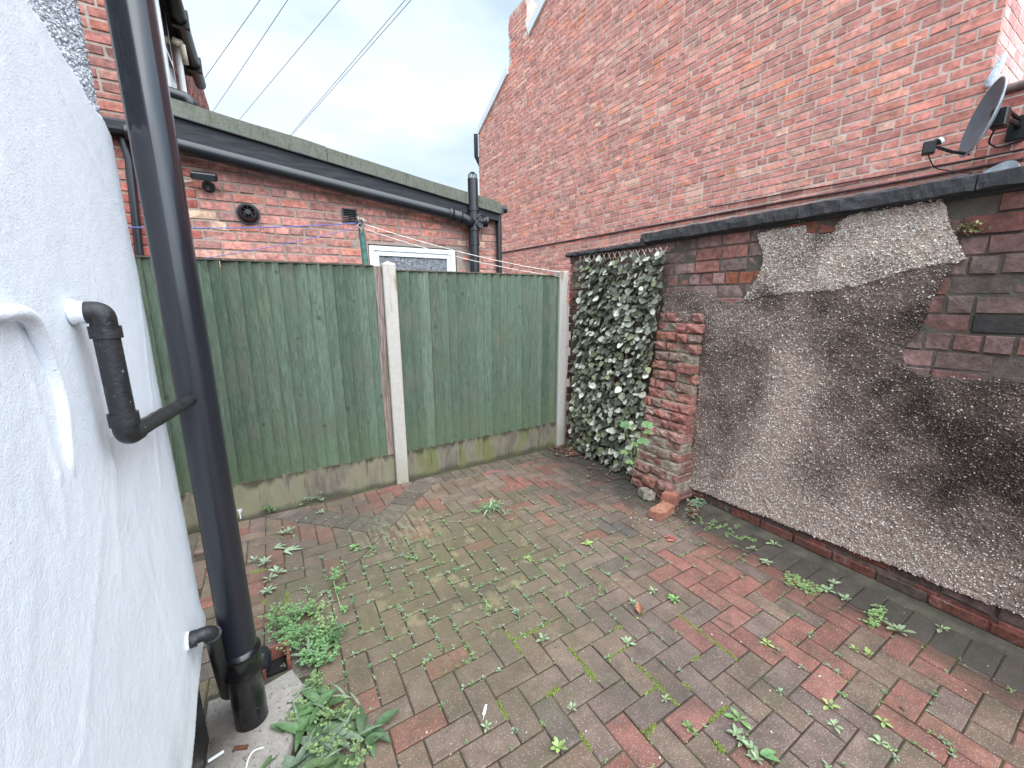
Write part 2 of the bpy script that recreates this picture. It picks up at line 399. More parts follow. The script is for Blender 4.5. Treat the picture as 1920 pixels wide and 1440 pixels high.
# ================================================================ RIGHT GARDEN WALL
def noise_poly(poly,amp=.006,step=.02,seed=3):
    out=[]
    for i in range(len(poly)):
        a,b=np.array(poly[i]),np.array(poly[(i+1)%len(poly)]); n=max(1,int(np.linalg.norm(b-a)/step))
        for k in range(n):
            p=a+(b-a)*k/n; q=p*22
            out.append((p[0]+amp*2*(float(vn(q[0],q[1],seed))-.5),p[1]+amp*2*(float(vn(q[0],q[1],seed+9))-.5)))
    return np.array(out)
def inpoly(P_,x,y):
    x=np.asarray(x);y=np.asarray(y); r=np.zeros(x.shape,bool); n=len(P_)
    for i in range(n):
        x1,y1=P_[i];x2,y2=P_[(i+1)%n]
        if y1==y2: continue
        c=((y1>y)!=(y2>y))&(x<(x2-x1)*(y-y1)/(y2-y1)+x1); r^=c
    return r
gw=thing('garden_wall','old brick garden wall on the right with broken grey pebbledash and dark stone coping','garden wall')
XD=2.922
def W(px,X=XD): q=P(px[0],px[1],0,X); return (q.y,q.z)
dash_px=[(1243,552),(1262,546),(1290,543),(1325,546),(1345,560),(1375,568),(1396,560),(1415,530),(1428,500),(1432,472),(1424,450),(1418,438),(1450,430),(1490,424),(1512,424),(1512,438),(1540,440),(1560,436),(1572,418),(1600,400),(1640,392),(1700,384),(1740,376),(1768,376),(1778,402),(1792,440),(1812,486),(1790,494),(1772,520),(1748,560),(1738,592),(1722,622),(1704,642),(1692,664),(1698,688),(1726,704),(1790,706),(1850,712),(1918,716)]
poly=[W(q) for q in dash_px]
poly+=[(.20,poly[-1][1]-.005),(-.3,poly[-1][1]-.01),(-1.3,1.6),(-1.3,.20),(.17,.172),(.9,.135),(1.5,.11),(1.93,.095)]
poly+=[W((1290,850)),W((1305,760)),W((1315,660)),W((1322,612)),W((1300,602)),W((1243,600))]
DP=noise_poly(poly,.007,.03)
line_px=[(1380,566),(1430,556),(1500,548),(1560,545),(1640,528),(1700,507),(1760,497),(1830,486)]
ly=[W(q) for q in line_px]; lyy=np.array([q[0] for q in ly])[::-1]; lzz=np.array([q[1] for q in ly])[::-1]
def upper(y,z): return (z>np.interp(y,lyy,lzz,left=9,right=9)+(vn(y*30,z*30,4)-.5)*.02)&(y<ly[0][0]+.02)
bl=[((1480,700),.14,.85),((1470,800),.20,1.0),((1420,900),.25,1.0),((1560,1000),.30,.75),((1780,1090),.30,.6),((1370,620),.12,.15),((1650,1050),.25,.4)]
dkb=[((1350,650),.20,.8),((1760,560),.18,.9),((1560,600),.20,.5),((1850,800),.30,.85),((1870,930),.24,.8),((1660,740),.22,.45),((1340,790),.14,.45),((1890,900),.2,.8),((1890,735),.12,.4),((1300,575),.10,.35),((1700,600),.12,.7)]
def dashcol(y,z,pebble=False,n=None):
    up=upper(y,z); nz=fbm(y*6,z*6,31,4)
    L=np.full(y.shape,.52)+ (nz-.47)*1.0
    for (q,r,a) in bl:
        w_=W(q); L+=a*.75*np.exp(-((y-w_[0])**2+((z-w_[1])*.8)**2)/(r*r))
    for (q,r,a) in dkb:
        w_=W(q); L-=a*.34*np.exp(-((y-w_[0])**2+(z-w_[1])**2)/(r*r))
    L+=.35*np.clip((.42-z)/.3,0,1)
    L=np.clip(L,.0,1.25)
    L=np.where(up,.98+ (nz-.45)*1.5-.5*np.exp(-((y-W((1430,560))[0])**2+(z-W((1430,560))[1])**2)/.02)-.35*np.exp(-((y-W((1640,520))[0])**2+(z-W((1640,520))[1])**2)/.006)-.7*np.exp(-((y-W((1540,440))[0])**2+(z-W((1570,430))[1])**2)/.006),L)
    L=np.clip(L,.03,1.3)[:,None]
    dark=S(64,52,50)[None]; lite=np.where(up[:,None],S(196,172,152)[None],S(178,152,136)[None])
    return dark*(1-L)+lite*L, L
# matrix grid
st=.0065
ya=np.arange(-1.3,2.5,st); za=np.arange(.06,2.2,st); Yg,Zg=np.meshgrid(ya,za); ny=len(ya)
ins=inpoly(DP,Yg.ravel(),Zg.ravel()).reshape(Yg.shape)
bulge=(fbm(Yg*2,Zg*2,8,3)-.45)*.012
hgt=bulge+(fbm(Yg*60,Zg*60,9,3)-.5)*.012+np.where(upper(Yg.ravel(),Zg.ravel()).reshape(Yg.shape),.007,0)
# bell-cast at foot
hgt+=np.clip((.20-Zg)/.1,0,1)*.012
Xv=XD-hgt
cellin=ins[:-1,:-1]&ins[1:,:-1]&ins[:-1,1:]&ins[1:,1:]
I=(np.arange(len(za)-1)[:,None]*ny+np.arange(ny-1)[None])[cellin]
F=np.c_[I,I+ny,I+ny+1,I+1]; used=np.zeros(Yg.size,bool); used[F.ravel()]=True; remap=np.cumsum(used)-1
V=np.c_[Xv.ravel(),Yg.ravel(),Zg.ravel()][used]; F=remap[F]
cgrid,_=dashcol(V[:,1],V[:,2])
# rim back to the brick
ec={}
Fv=F
E=np.concatenate([Fv[:,[0,1]],Fv[:,[1,2]],Fv[:,[2,3]],Fv[:,[3,0]]]); Es=np.sort(E,axis=1); key=Es[:,0]*10**7+Es[:,1]; u,inv,cnt=np.unique(key,return_inverse=True,return_counts=True)
be=E[cnt[inv]==1]; nb=len(V); bv=np.unique(be); mpv=-np.ones(nb,int); mpv[bv]=nb+np.arange(len(bv))
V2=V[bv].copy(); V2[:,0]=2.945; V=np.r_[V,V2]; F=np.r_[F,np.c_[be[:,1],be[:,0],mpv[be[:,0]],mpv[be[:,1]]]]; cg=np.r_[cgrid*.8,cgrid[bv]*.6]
t=NT('dash_matrix'); c=t.mix(1.0,t.vcol(),t.rng(t.noise(160,4,.7),.25,.75,.6,1.35),'MULTIPLY')
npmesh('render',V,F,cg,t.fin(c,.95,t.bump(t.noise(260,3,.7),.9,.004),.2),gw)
# pebbles
def pebbles(name,pts,nrm_axis,cols,mat,parent,smin=.0026,smax=.0060):
    n=len(pts); k=6
    base=np.array([(1,0,0),(-1,0,0),(0,1,0),(0,-1,0),(0,0,1),(0,0,-1)],float)
    FT=np.array([(0,2,4),(2,1,4),(1,3,4),(3,0,4),(2,0,5),(1,2,5),(3,1,5),(0,3,5)])
    q=RNG.normal(size=(n,4)); q/=np.linalg.norm(q,axis=1)[:,None]; w_,x,y,z=q.T
    R=np.stack([1-2*(y*y+z*z),2*(x*y-z*w_),2*(x*z+y*w_),2*(x*y+z*w_),1-2*(x*x+z*z),2*(y*z-x*w_),2*(x*z-y*w_),2*(y*z+x*w_),1-2*(x*x+y*y)],1).reshape(n,3,3)
    s=(smin+(smax-smin)*RNG.random((n,1))**1.8*1.25)*RNG.uniform(.55,1.25,(n,3)); s[:,2]*=.6
    V=np.einsum('nij,nkj->nki',R,base[None]*s[:,None,:]*RNG.uniform(.8,1.2,(n,6,3)))+pts[:,None,:]
    F=(FT[None]+(np.arange(n)*6)[:,None,None]).reshape(-1,3)
    return npmesh(name,V.reshape(-1,3),F,np.repeat(cols,6,axis=0),mat,parent,smooth=False)
N=84000
py=RNG.uniform(-.35,2.5,N*2); pz=RNG.uniform(.08,2.2,N*2); k=inpoly(DP,py,pz); py,pz=py[k][:N],pz[k][:N]
bulge=(fbm(py*2,pz*2,8,3)-.45)*.012+(fbm(py*60,pz*60,9,3)-.5)*.012+np.where(upper(py,pz),.007,0)+np.clip((.20-pz)/.1,0,1)*.012
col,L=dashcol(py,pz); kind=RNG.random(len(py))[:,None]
wh=S(240,228,216)[None]; tn=S(188,156,134)[None]; gr=S(142,122,116)[None]
up_=upper(py,pz)[:,None]
pw=np.clip(.07+.24*L,.05,.34)+up_*.3
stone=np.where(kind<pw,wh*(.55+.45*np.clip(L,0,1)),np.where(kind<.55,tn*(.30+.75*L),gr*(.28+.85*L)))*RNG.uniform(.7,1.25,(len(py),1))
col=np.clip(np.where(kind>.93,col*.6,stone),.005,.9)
M_PEB=simple('dash_stone',None,.85,300,.2,500,.001,.3,.15,vc=True)
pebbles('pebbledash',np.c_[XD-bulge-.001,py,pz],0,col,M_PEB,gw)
# brickwork behind
GBP=wpal([(S(142,104,98),4),(S(148,96,88),3),(S(156,92,80),2),(S(130,106,98),3),(S(104,88,86),1)])
orange=S(168,92,62)
mb=MB(); X0=2.942
def to3(u,z,d): return (X0-d+.006*(float(vn(u*4,z*4,77))-.5)*2,u,z)
def gcol(u,z,h):
    # named odd bricks of the photo
    if .2<u<1.0 and 1.95<z<2.06 and u<.72: return S(158,84,76)
    y1,z1=W((1535,418),2.94)
    if abs(u-y1)<.13 and abs(z-z1)<.055: return orange*1.2
    y1,z1=W((1395,510),2.94)
    if abs(u-y1)<.13 and abs(z-z1)<.045: return orange*.9
    y1,z1=W((1860,600),2.94)
    c=(random.choice(GBP)*.7+S(128,98,90)*.3)*1.15
    if abs(u-y1)<.14 and abs(z-z1)<.05: return S(58,54,58)
    if z<.25: c=(S(136,72,60) if random.random()<.6 else S(112,84,76))*.85
    if z<1.8 and u<1: c=c*.92
    return c
dz=.0925
lay(mb,None,to3,-1.4,3.66,.01,2.14,dz,.205,.008,.006,colf=gcol,bond='garden',jit=.0035,rough=.12,gap=.0036,keep=lambda u,z,a,b:u<3.64-.03*math.sin(z*37) and not bool(inpoly(DP,np.array([a,b,a,b]),np.array([z-.035,z-.035,z+.035,z+.035])).all()))
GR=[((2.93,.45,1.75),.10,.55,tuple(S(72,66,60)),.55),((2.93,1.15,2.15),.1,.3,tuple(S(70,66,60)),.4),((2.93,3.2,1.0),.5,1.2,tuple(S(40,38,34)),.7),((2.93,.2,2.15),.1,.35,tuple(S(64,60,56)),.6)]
M_GB=brickmat('garden_brick',.014,tuple(S(70,62,58)),.45,.62,GR)
mb.build('brickwork',M_GB,gw)
mb=MB(); mb.box(X0-.001,3.15,-1.4,3.62,-.02,2.15)
t=NT('garden_mortar'); c=t.mix(t.noise(20,5),S(72,62,58),S(124,108,98)); c=t.mix(t.math('MULTIPLY',t.rng(t.noise(3,4),.45,.65),.6),c,S(84,86,68)); mb.build('mortar_core',t.fin(c,.95,t.bump(t.noise(50,5,.7),1,.012)),gw)
# footing ledge
mb=MB(); y=-1.3
while y<1.86:
    L_=.222; mb.box(2.922+random.gauss(0,.003),2.96,y+.004,y+L_-.004,.016+random.gauss(0,.001),.078+random.gauss(0,.002),clampc((S(118,66,54) if random.random()<.6 else S(92,74,64))*random.uniform(.75,1.1)),ch=.006); y+=L_
mb.build('footing_bricks',M_GB,gw)
# coping : two stone runs
def coping(y0,y1,z0,z1,xa,name,seed):
    nx_=60 if y1-y0>2 else 40; ny_=int((y1-y0)/.012); prof=[(xa+.02,z0),(xa,z0+.006),(xa-.002,(z0+z1)/2),(xa+.001,z1-.008),(xa+.012,z1),(xa+.1,z1+.004),(xa+.36,z1+.002),(xa+.40,z1-.01),(xa+.40,z0)]
    V=[];k=len(prof)
    yl=np.linspace(y0,y1,ny_+1)
    for i,y in enumerate(yl):
        for j,(x,z) in enumerate(prof):
            e=1 if j<6 else .3
            dx=(float(fbm(y*22,z*30+j,seed,3))-.45)*.026*e; dzz=(float(fbm(y*9,j*3.1,seed+5,3))-.45)*.018*e
            V.append((x+dx,y,z+dzz))
    F=[(i*k+j,(i+1)*k+j,(i+1)*k+(j+1)%k,i*k+(j+1)%k) for i in range(ny_) for j in range(k)]
    me=bpy.data.meshes.new(name); me.from_pydata(V,[],F+[tuple(range(k)),tuple(ny_*k+j for j in range(k))[::-1]]); me.update(); return link(name,me,M_COP,gw)
t=NT('coping_stone'); c=t.mix(t.noise(30,6,.7),S(34,33,35),S(92,90,92)); c=t.mix(t.math('MULTIPLY',t.rng(t.noise(9,5),.56,.7),.6),c,S(110,110,108)); M_COP=t.fin(c,.9,t.bump(t.noise(70,5,.75),1,.012),.3)
coping(2.56,3.66,2.125,2.168,2.87,'coping',3)
for a,b in ((1.36,2.60),(.62,1.354),(-.1,.614),(-1.3,-.106)): coping(a,b,2.146,2.226,2.865,'coping',int(a*10)+40)
mb=MB(); mb.box(2.915,3.12,-1.3,2.56,2.13,2.152,ch=.004); mb.build('bedding_course',M_COP,gw)
# small plants on the wall top are built further down
# ================================================================ BROKEN PIER
pr=thing('brick_pier','crumbling stub of a broken brick pier standing against the pebbledashed wall','brick pier')
mb=MB()
def chunk(mb,x0,x1,y0,y1,z0,z1,col,amp=.012,n=4):
    # rough brick: gridded front (-X) with noise, plain sides
    vs=[];fs=[]
    sd=random.randint(0,999); y0+=random.uniform(0,.008); z1-=random.uniform(0,.007)
    for a in range(n+1):
        for b in range(n+1):
            y=y0+(y1-y0)*a/n; z=z0+(z1-z0)*b/n
            e=max(abs(a/n-.5),abs(b/n-.5))*2
            vs.append((x0+(e**4)*.012+(float(fbm(y*24+sd,z*24,sd,3))-.45)*amp*2,y+random.gauss(0,.002),z+random.gauss(0,.002)))
    fs=[(a*(n+1)+b,a*(n+1)+b+1,(a+1)*(n+1)+b+1,(a+1)*(n+1)+b) for a in range(n) for b in range(n)]
    ring=[(0*(n+1)+b) for b in range(n+1)]+[(a*(n+1)+n) for a in range(1,n+1)]+[(n*(n+1)+b) for b in range(n-1,-1,-1)]+[(a*(n+1)) for a in range(n-1,0,-1)]
    m0=len(vs)
    for r in ring: vs.append((x1,vs[r][1],vs[r][2]))
    k=len(ring)
    fs+=[(ring[i],m0+i,m0+(i+1)%k,ring[(i+1)%k]) for i in range(k)]
    mb.add(vs,fs,col)
PP=wpal([(S(172,100,88),4),(S(156,104,94),3),(S(178,106,82),2),(S(140,112,98),2),(S(176,140,118),1)])
nz_=19; cz=.082
for r in range(nz_):
    z0=r*cz+.002; f=z0/1.52
    proj=.235*(1-f)**1.5+.028
    if r<2: proj+=.03
    ya_=1.955+ (.0 if f>.3 else -.04*(1-f/.3))+random.gauss(0,.008); yb_=2.40-.03*(1-f)+random.gauss(0,.012)
    y=ya_
    first=True
    while y<yb_-.05:
        wd=random.choice([.10,.12,.15,.17]) ; 
        if y+wd>yb_-.04: wd=yb_-y
        chunk(mb,2.935-proj+random.gauss(0,.018),2.96,y+.004,y+wd-.004,z0+.005+random.gauss(0,.003),z0+cz-.006+random.gauss(0,.003),clampc((random.choice(PP)*.75+S(152,116,102)*.25)*random.uniform(.78,1.1)),.024,5)
        y+=wd
M_PB=brickmat('broken_brick',.016,tuple(S(128,108,92)),.8,.45,[((2.8,2.1,0.2),.0,.35,tuple(S(84,76,56)),.35)])
mb.build('broken_bricks',M_PB,pr)
mb=MB()
for r in range(nz_):
    z0=r*cz-.004; f=max(0,z0)/1.52; proj=.235*(1-f)**1.5+.012
    chunk(mb,2.935-proj,2.955,1.965-(0 if f>.3 else .035*(1-f/.3)),2.39,z0,z0+cz+.004,(1,1,1),.018,8)
M_PM=simple('lime_mortar',S(150,134,116),.95,18,.35,60,.012,1)
mb.build('mortar',M_PM,pr)
def brick_obj(name,mat,col,L=.215,W_=.105,H=.068,seed=1,amp=.004):
    V=[];F=[];n=(14,8,5)
    bm=MB(); 
    import bmesh
    b=bmesh.new(); bmesh.ops.create_cube(b,size=1)
    for v in b.verts: v.co=Vector((v.co.x*L,v.co.y*W_,v.co.z*H))
    bmesh.ops.bevel(b,geom=b.edges[:],offset=.005,segments=2,affect='EDGES')
    bmesh.ops.subdivide_edges(b,edges=b.edges[:],cuts=3,use_grid_fill=True)
    for v in b.verts:
        p=v.co; k=(float(fbm(p.x*30+seed,p.y*30+p.z*17,seed,3))-.45)*amp*2; v.co=p*(1+k/ .05*.4)
    me=bpy.data.meshes.new(name); b.to_mesh(me); b.free()
    a=me.color_attributes.new('Col','FLOAT_COLOR','POINT'); a.data.foreach_set('color',list(tuple(col)+(1,))*len(me.vertices))
    return link(name,me,mat)
M_LB=brickmat('loose_brick_clay',.006,tuple(S(86,66,52)),.2,.5)
o=brick_obj('loose_brick',M_LB,clampc(S(166,108,82)),seed=3); o.location=(2.47,1.865,.038); o.rotation_euler=(.03,-.02,math.radians(8)); tag(o,'loose orange brick lying on the paving in front of the broken pier','brick')
o=brick_obj('brick_bat',M_LB,clampc(S(158,96,74)),.11,.11,.105,seed=8,amp=.012); o.location=(2.655,1.935,.06); o.rotation_euler=(.05,.08,.25); tag(o,'upright broken brick lump behind the loose orange brick at the foot of the pier','brick')
o=brick_obj('brick_rubble',M_PB,clampc(S(150,138,124)),.13,.10,.07,seed=12,amp=.02); o.location=(2.60,2.13,.036); o.rotation_euler=(.1,.1,1.1); tag(o,'mortar-crusted half brick on the ground between the ivy screen and the loose brick','brick')
# ================================================================ FENCE
t=NT('fence_wood'); vc=t.vcol(); mpn=(1,1,.06)
g1=t.noise(90,5,.6,stretch=mpn,dist=1.2); g2=t.noise(26,6,.65,stretch=(1,1,.18),dist=2.5)
c=t.mix(1.0,vc,t.rng(g1,.25,.75,.74,1.2),'MULTIPLY'); c=t.mix(1.0,c,t.rng(g2,.3,.7,.80,1.14),'MULTIPLY')
c=t.mix(t.math('MULTIPLY',t.rng(g2,.56,.68),.28),c,S(100,106,94)); c=t.mix(t.math('MULTIPLY',t.rng(t.noise(2.6,5,.6),.5,.68),.55),c,S(94,98,80))
kn=t.voro(5.5); c=t.mix(t.math('MULTIPLY',t.rng(kn,.07,.13,1,0),.5),c,S(44,42,32))
ring=t.rng(t.noise(70,2,.5,stretch=(1,1,.35),dist=4),.6,.68); c=t.mix(t.math('MULTIPLY',t.math('MULTIPLY',ring,t.rng(kn,.12,.32,1,0)),.55),c,S(128,138,118))
scr=t.rng(t.noise(38,3,.5,stretch=(1,1,.5),dist=5),.66,.70); c=t.mix(t.math('MULTIPLY',t.math('MULTIPLY',scr,t.rng(t.noise(2,2),.48,.6)),.5),c,S(150,166,146))
low=t.rng(t.math('ADD',t.axis(2),t.math('MULTIPLY',t.noise(5,4,stretch=(3,1,.4)),.9)),.75,1.25,1,0); c=t.mix(t.math('MULTIPLY',low,.30),c,S(92,112,60))
top=t.rng(t.math('ADD',t.axis(2),t.math('MULTIPLY',t.noise(22,4,stretch=(1,1,.12)),.35)),2.04,2.12); c=t.mix(t.math('MULTIPLY',top,.5),c,S(62,58,46))
M_FEN=t.fin(c,.82,t.bump(g1,.55,.003,t.bump(g2,.4,.004)),.25)
t=NT('concrete'); c=t.mix(t.noise(35,6,.65),S(160,152,142),S(196,190,182)); c=t.mix(t.math('MULTIPLY',t.rng(t.noise(16,5,stretch=(1,1,.15)),.55,.7),t.rng(t.axis(2),.9,1.9)),c,S(146,120,92)); lo_=t.rng(t.math('ADD',t.axis(2),t.math('MULTIPLY',t.noise(8,4),.5)),.3,.65,1,0); c=t.mix(t.math('MULTIPLY',lo_,.4),c,S(140,140,98)); M_CON=t.fin(c,.9,t.bump(t.noise(120,5),.6,.003),.25)
def gravelmat(name,green):
    t=NT(name); st_=t.noise(7,6,.65,stretch=(1,1,.28)); c=t.mix(t.rng(st_,.3,.7),S(104,96,82),S(162,150,132))
    c=t.mix(t.math('MULTIPLY',t.rng(t.noise(7,5,.6,stretch=(1,1,.3)),.40,.58),green),c,S(104,108,54))
    c=t.mix(t.math('MULTIPLY',t.rng(t.noise(30,4,stretch=(1,1,.1)),.55,.7),.5),c,S(60,54,40))
    tp=t.rng(t.math('ADD',t.axis(2),t.math('MULTIPLY',t.noise(14,4,stretch=(1,1,.2)),.22)),.34,.40); c=t.mix(t.math('MULTIPLY',tp,.75),c,S(48,44,32))
    bt=t.rng(t.math('ADD',t.axis(2),t.math('MULTIPLY',t.noise(7,5),.14)),.07,.13,1,0); c=t.mix(t.math('MULTIPLY',bt,.7),c,S(62,62,40))
    return t.fin(c,.92,t.bump(t.noise(90,5),.6,.003),.2)
GRN=[S(80,99,80),S(84,102,83),S(88,106,87),S(88,101,81),S(77,93,75),S(93,109,92)]
def panel(x0,x1,label,z0=.29,z1=1.93,seed=0):
    random.seed(seed); th=thing('fence_panel',label,'fence panel','green closeboard fence panels')
    x=x0; mb=MB()
    while x<x1-.02:
        wd=random.uniform(.078,.098); xa=x; xb=min(x+wd+.014,x1)
        yl=3.548+random.gauss(0,.0015); zz0=z0-random.uniform(0,.014); zt=z1-.004
        tl=.000; tr=.019; n=12; sk=random.gauss(0,.003)
        vs=[];fs=[]
        for i in range(n+1):
            z=zz0+(zt-zz0)*i/n; wob=.0022*math.sin(z*3+x*20)+sk*(z-1)
            vs+=[(xa+wob,yl-tl+.004,z),(xb+wob,yl-tr,z),(xb+wob,yl+.004,z),(xa+wob,yl+.004,z)]
        for i in range(n):
            a=i*4; fs+=[(a,a+1,a+5,a+4),(a+1,a+2,a+6,a+5),(a+2,a+3,a+7,a+6),(a+3,a,a+4,a+7)]
        fs+=[(0,3,2,1),(n*4,n*4+1,n*4+2,n*4+3)]
        mb.add(vs,fs,clampc(random.choice(GRN)*random.uniform(.84,1.18)))
        for zn in (.45,1.1,1.8):
            xn=xb-.022+random.gauss(0,.004); zn+=random.gauss(0,.012); yn=yl-.0185; mb.add([(xn+.0028*math.cos(k_*1.047),yn,zn+.0028*math.sin(k_*1.047)) for k_ in range(6)],[(5,4,3,2,1,0)],(.06,.055,.05))
        x+=wd
    mb.build('boards',M_FEN,th)
    mb=MB(); mb.box(x0,x1,3.528,3.585,z1-.004,z1+.008,clampc(S(96,92,74)),ch=.002)
    mb.build('top_rail',M_FEN,th)
    mb=MB()
    for zz in (.45,1.1,1.8): mb.box(x0,x1,3.554,3.59,zz-.03,zz+.03,clampc(S(80,96,76)))
    mb.build('arris_rails',M_FEN,th); random.seed(seed+50); return th
th=panel(-1.05,.775,'wider green boarded fence panel on the left, ending at a bare brown batten',seed=5,z1=1.945)
t=NT('bare_timber'); g1=t.noise(70,5,.6,stretch=(1,1,.05),dist=1.5); c=t.mix(t.rng(g1,.3,.7),S(92,74,66),S(158,136,126)); c=t.mix(t.math('MULTIPLY',t.rng(t.noise(14,5,stretch=(1,1,.2)),.5,.7),.5),c,S(90,96,72)); M_BT=t.fin(c,.88,t.bump(g1,.6,.003),.2)
mb=MB(); n=14; vs=[]; fs=[]
for i in range(n+1):
    z=.285+(1.945-.285)*i/n; a=.776+.004*math.sin(z*5); b=.838; vs+=[(a,3.532,z),(b,3.53,z),(b,3.56,z),(a,3.56,z)]
for i in range(n):
    a=i*4; fs+=[(a,a+1,a+5,a+4),(a+1,a+2,a+6,a+5),(a+2,a+3,a+7,a+6),(a+3,a,a+4,a+7)]
fs+=[(n*4,n*4+1,n*4+2,n*4+3),(3,2,1,0)]; mb.add(vs,fs)
o=mb.build('batten',M_BT,th)
panel(.965,2.70,'green boarded fence panel between the two concrete posts',seed=9,z1=1.915)
def post(x0,x1,zt,pyr,label):
    mb=MB(); y0,y1=3.50,3.60; c=.008
    for (a,b,ya_,yb_,z0,z1) in ((x0,x1,y0,y1,-.02,zt),):
        mb.box(a,b,ya_,yb_,z0,z1,ch=.007)
    if pyr: mb.add([(x0+.006,y0+.006,zt-.001),(x1-.006,y0+.006,zt-.001),(x1-.006,y1-.006,zt-.001),(x0+.006,y1-.006,zt-.001),((x0+x1)/2,(y0+y1)/2,zt+.022)],[(0,1,4),(1,2,4),(2,3,4),(3,0,4)])
    return tag(mb.build('concrete_post',M_CON),label,'fence post','concrete fence posts')
post(.842,.952,1.968,True,'concrete fence post with pointed top in the middle of the fence')
post(2.690,2.795,1.965,False,'flat-topped concrete fence post at the right-hand end of the fence')
def gboard(x0,x1,mat,label):
    mb=MB(); n=40; vs=[]; fs=[]
    mb.box(x0,x1,3.535,3.585,-.03,.293,ch=.006); return tag(mb.build('gravel_board',mat),label,'gravel board','concrete gravel boards')
gboard(-1.05,.84,gravelmat('gravel_l',.5),'stained pale concrete gravel board under the left fence panel')
gboard(.955,2.69,gravelmat('gravel_r',.9),'green-streaked concrete gravel board under the right fence panel')
# ================================================================ NEIGHBOUR'S LEAN-TO AND HOUSE (behind the fence)
nh=thing('brick_house','neighbouring red brick house with low lean-to kitchen behind the green fence','house')
LP=wpal([(S(178,118,110),5),(S(164,112,106),4),(S(188,116,100),3),(S(152,112,108),3),(S(186,142,128),2),(S(132,100,100),1),(S(200,170,144),1)])
def pal_left(u,z,h):
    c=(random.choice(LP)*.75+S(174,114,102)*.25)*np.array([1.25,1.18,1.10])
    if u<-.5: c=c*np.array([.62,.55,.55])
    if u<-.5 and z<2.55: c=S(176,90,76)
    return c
wx0,wx1,wz=.905,1.85,2.215
def ltop(x): return 3.05+(x+.46)*(-.413/2.9)
mb=MB()
keep=lambda u,z,a,b:(z<ltop(u)+.02 or u<-.60) and not (a<wx1+.01 and b>wx0-.01 and z<wz+.01) and u<2.40
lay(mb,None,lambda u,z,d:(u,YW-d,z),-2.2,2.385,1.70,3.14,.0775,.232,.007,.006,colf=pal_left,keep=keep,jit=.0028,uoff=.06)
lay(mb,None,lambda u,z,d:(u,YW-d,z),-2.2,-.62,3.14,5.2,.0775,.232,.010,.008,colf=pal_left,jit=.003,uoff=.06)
M_LTB=brickmat('leanto_brick',.005,tuple(S(104,78,72)),.42,.35)
mb.build('brickwork',M_LTB,nh)
t=NT('pale_mortar'); c=t.mix(t.noise(25,5),S(182,162,148),S(222,202,186)); c=t.mix(t.math('MULTIPLY',t.rng(t.noise(6,4),.5,.7),.4),c,S(110,94,88)); M_PMORT=t.fin(c,.95,t.bump(t.noise(80,5),.8,.005),.2)
t=NT('leanto_mortar'); c=t.mix(t.noise(25,5),S(140,120,108),S(176,156,142)); c=t.mix(t.math('MULTIPLY',t.rng(t.noise(6,4),.45,.7),.5),c,S(108,88,80)); M_LMORT=t.fin(c,.95,t.bump(t.noise(80,5),.8,.005),.2)
mb=MB()
def quadY(mb,pts,y): mb.add([(a,y,b) for a,b in pts],[tuple(range(len(pts)))])
quadY(mb,[(-2.2,0),(wx0,0),(wx0,ltop(wx0)+.05),(-.62,ltop(-.62)+.05),(-2.2,ltop(-.62)+.05)],YW); quadY(mb,[(-2.2,3.12),(-.62,3.12),(-.62,5.25),(-2.2,5.25)],YW-.001)
quadY(mb,[(wx0,wz),(wx1,wz),(wx1,ltop(wx1)+.05),(wx0,ltop(wx0)+.05)],YW); quadY(mb,[(wx0,0),(wx1,0),(wx1,1.3),(wx0,1.3)],YW); quadY(mb,[(wx1,0),(2.39,0),(2.39,ltop(2.39)+.05),(wx1,ltop(wx1)+.05)],YW)
# reveals, side walls, back
mb.add([(wx0,YW,1.3),(wx0,YW+.1,1.3),(wx0,YW+.1,wz),(wx0,YW,wz)],[(0,1,2,3)]); mb.add([(wx1,YW,1.3),(wx1,YW+.1,1.3),(wx1,YW+.1,wz),(wx1,YW,wz)],[(3,2,1,0)]); mb.add([(wx0,YW,wz),(wx0,YW+.1,wz),(wx1,YW+.1,wz),(wx1,YW,wz)],[(0,1,2,3)])
mb.add([(2.39,YW,0),(2.39,YW+4,0),(2.39,YW+4,2.7),(2.39,YW,2.7)],[(0,1,2,3)])
mb.add([(-.62,YW,2),(-.62,YW+8,2),(-.62,YW+8,5.6),(-.62,YW,5.25)],[(0,1,2,3)])
mb.build('mortar_wall',M_LMORT,nh)
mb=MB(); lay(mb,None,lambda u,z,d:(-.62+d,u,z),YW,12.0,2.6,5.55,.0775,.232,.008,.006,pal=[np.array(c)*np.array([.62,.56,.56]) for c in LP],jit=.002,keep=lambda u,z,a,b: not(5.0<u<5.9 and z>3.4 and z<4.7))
mb.build('brickwork',M_LTB,nh)
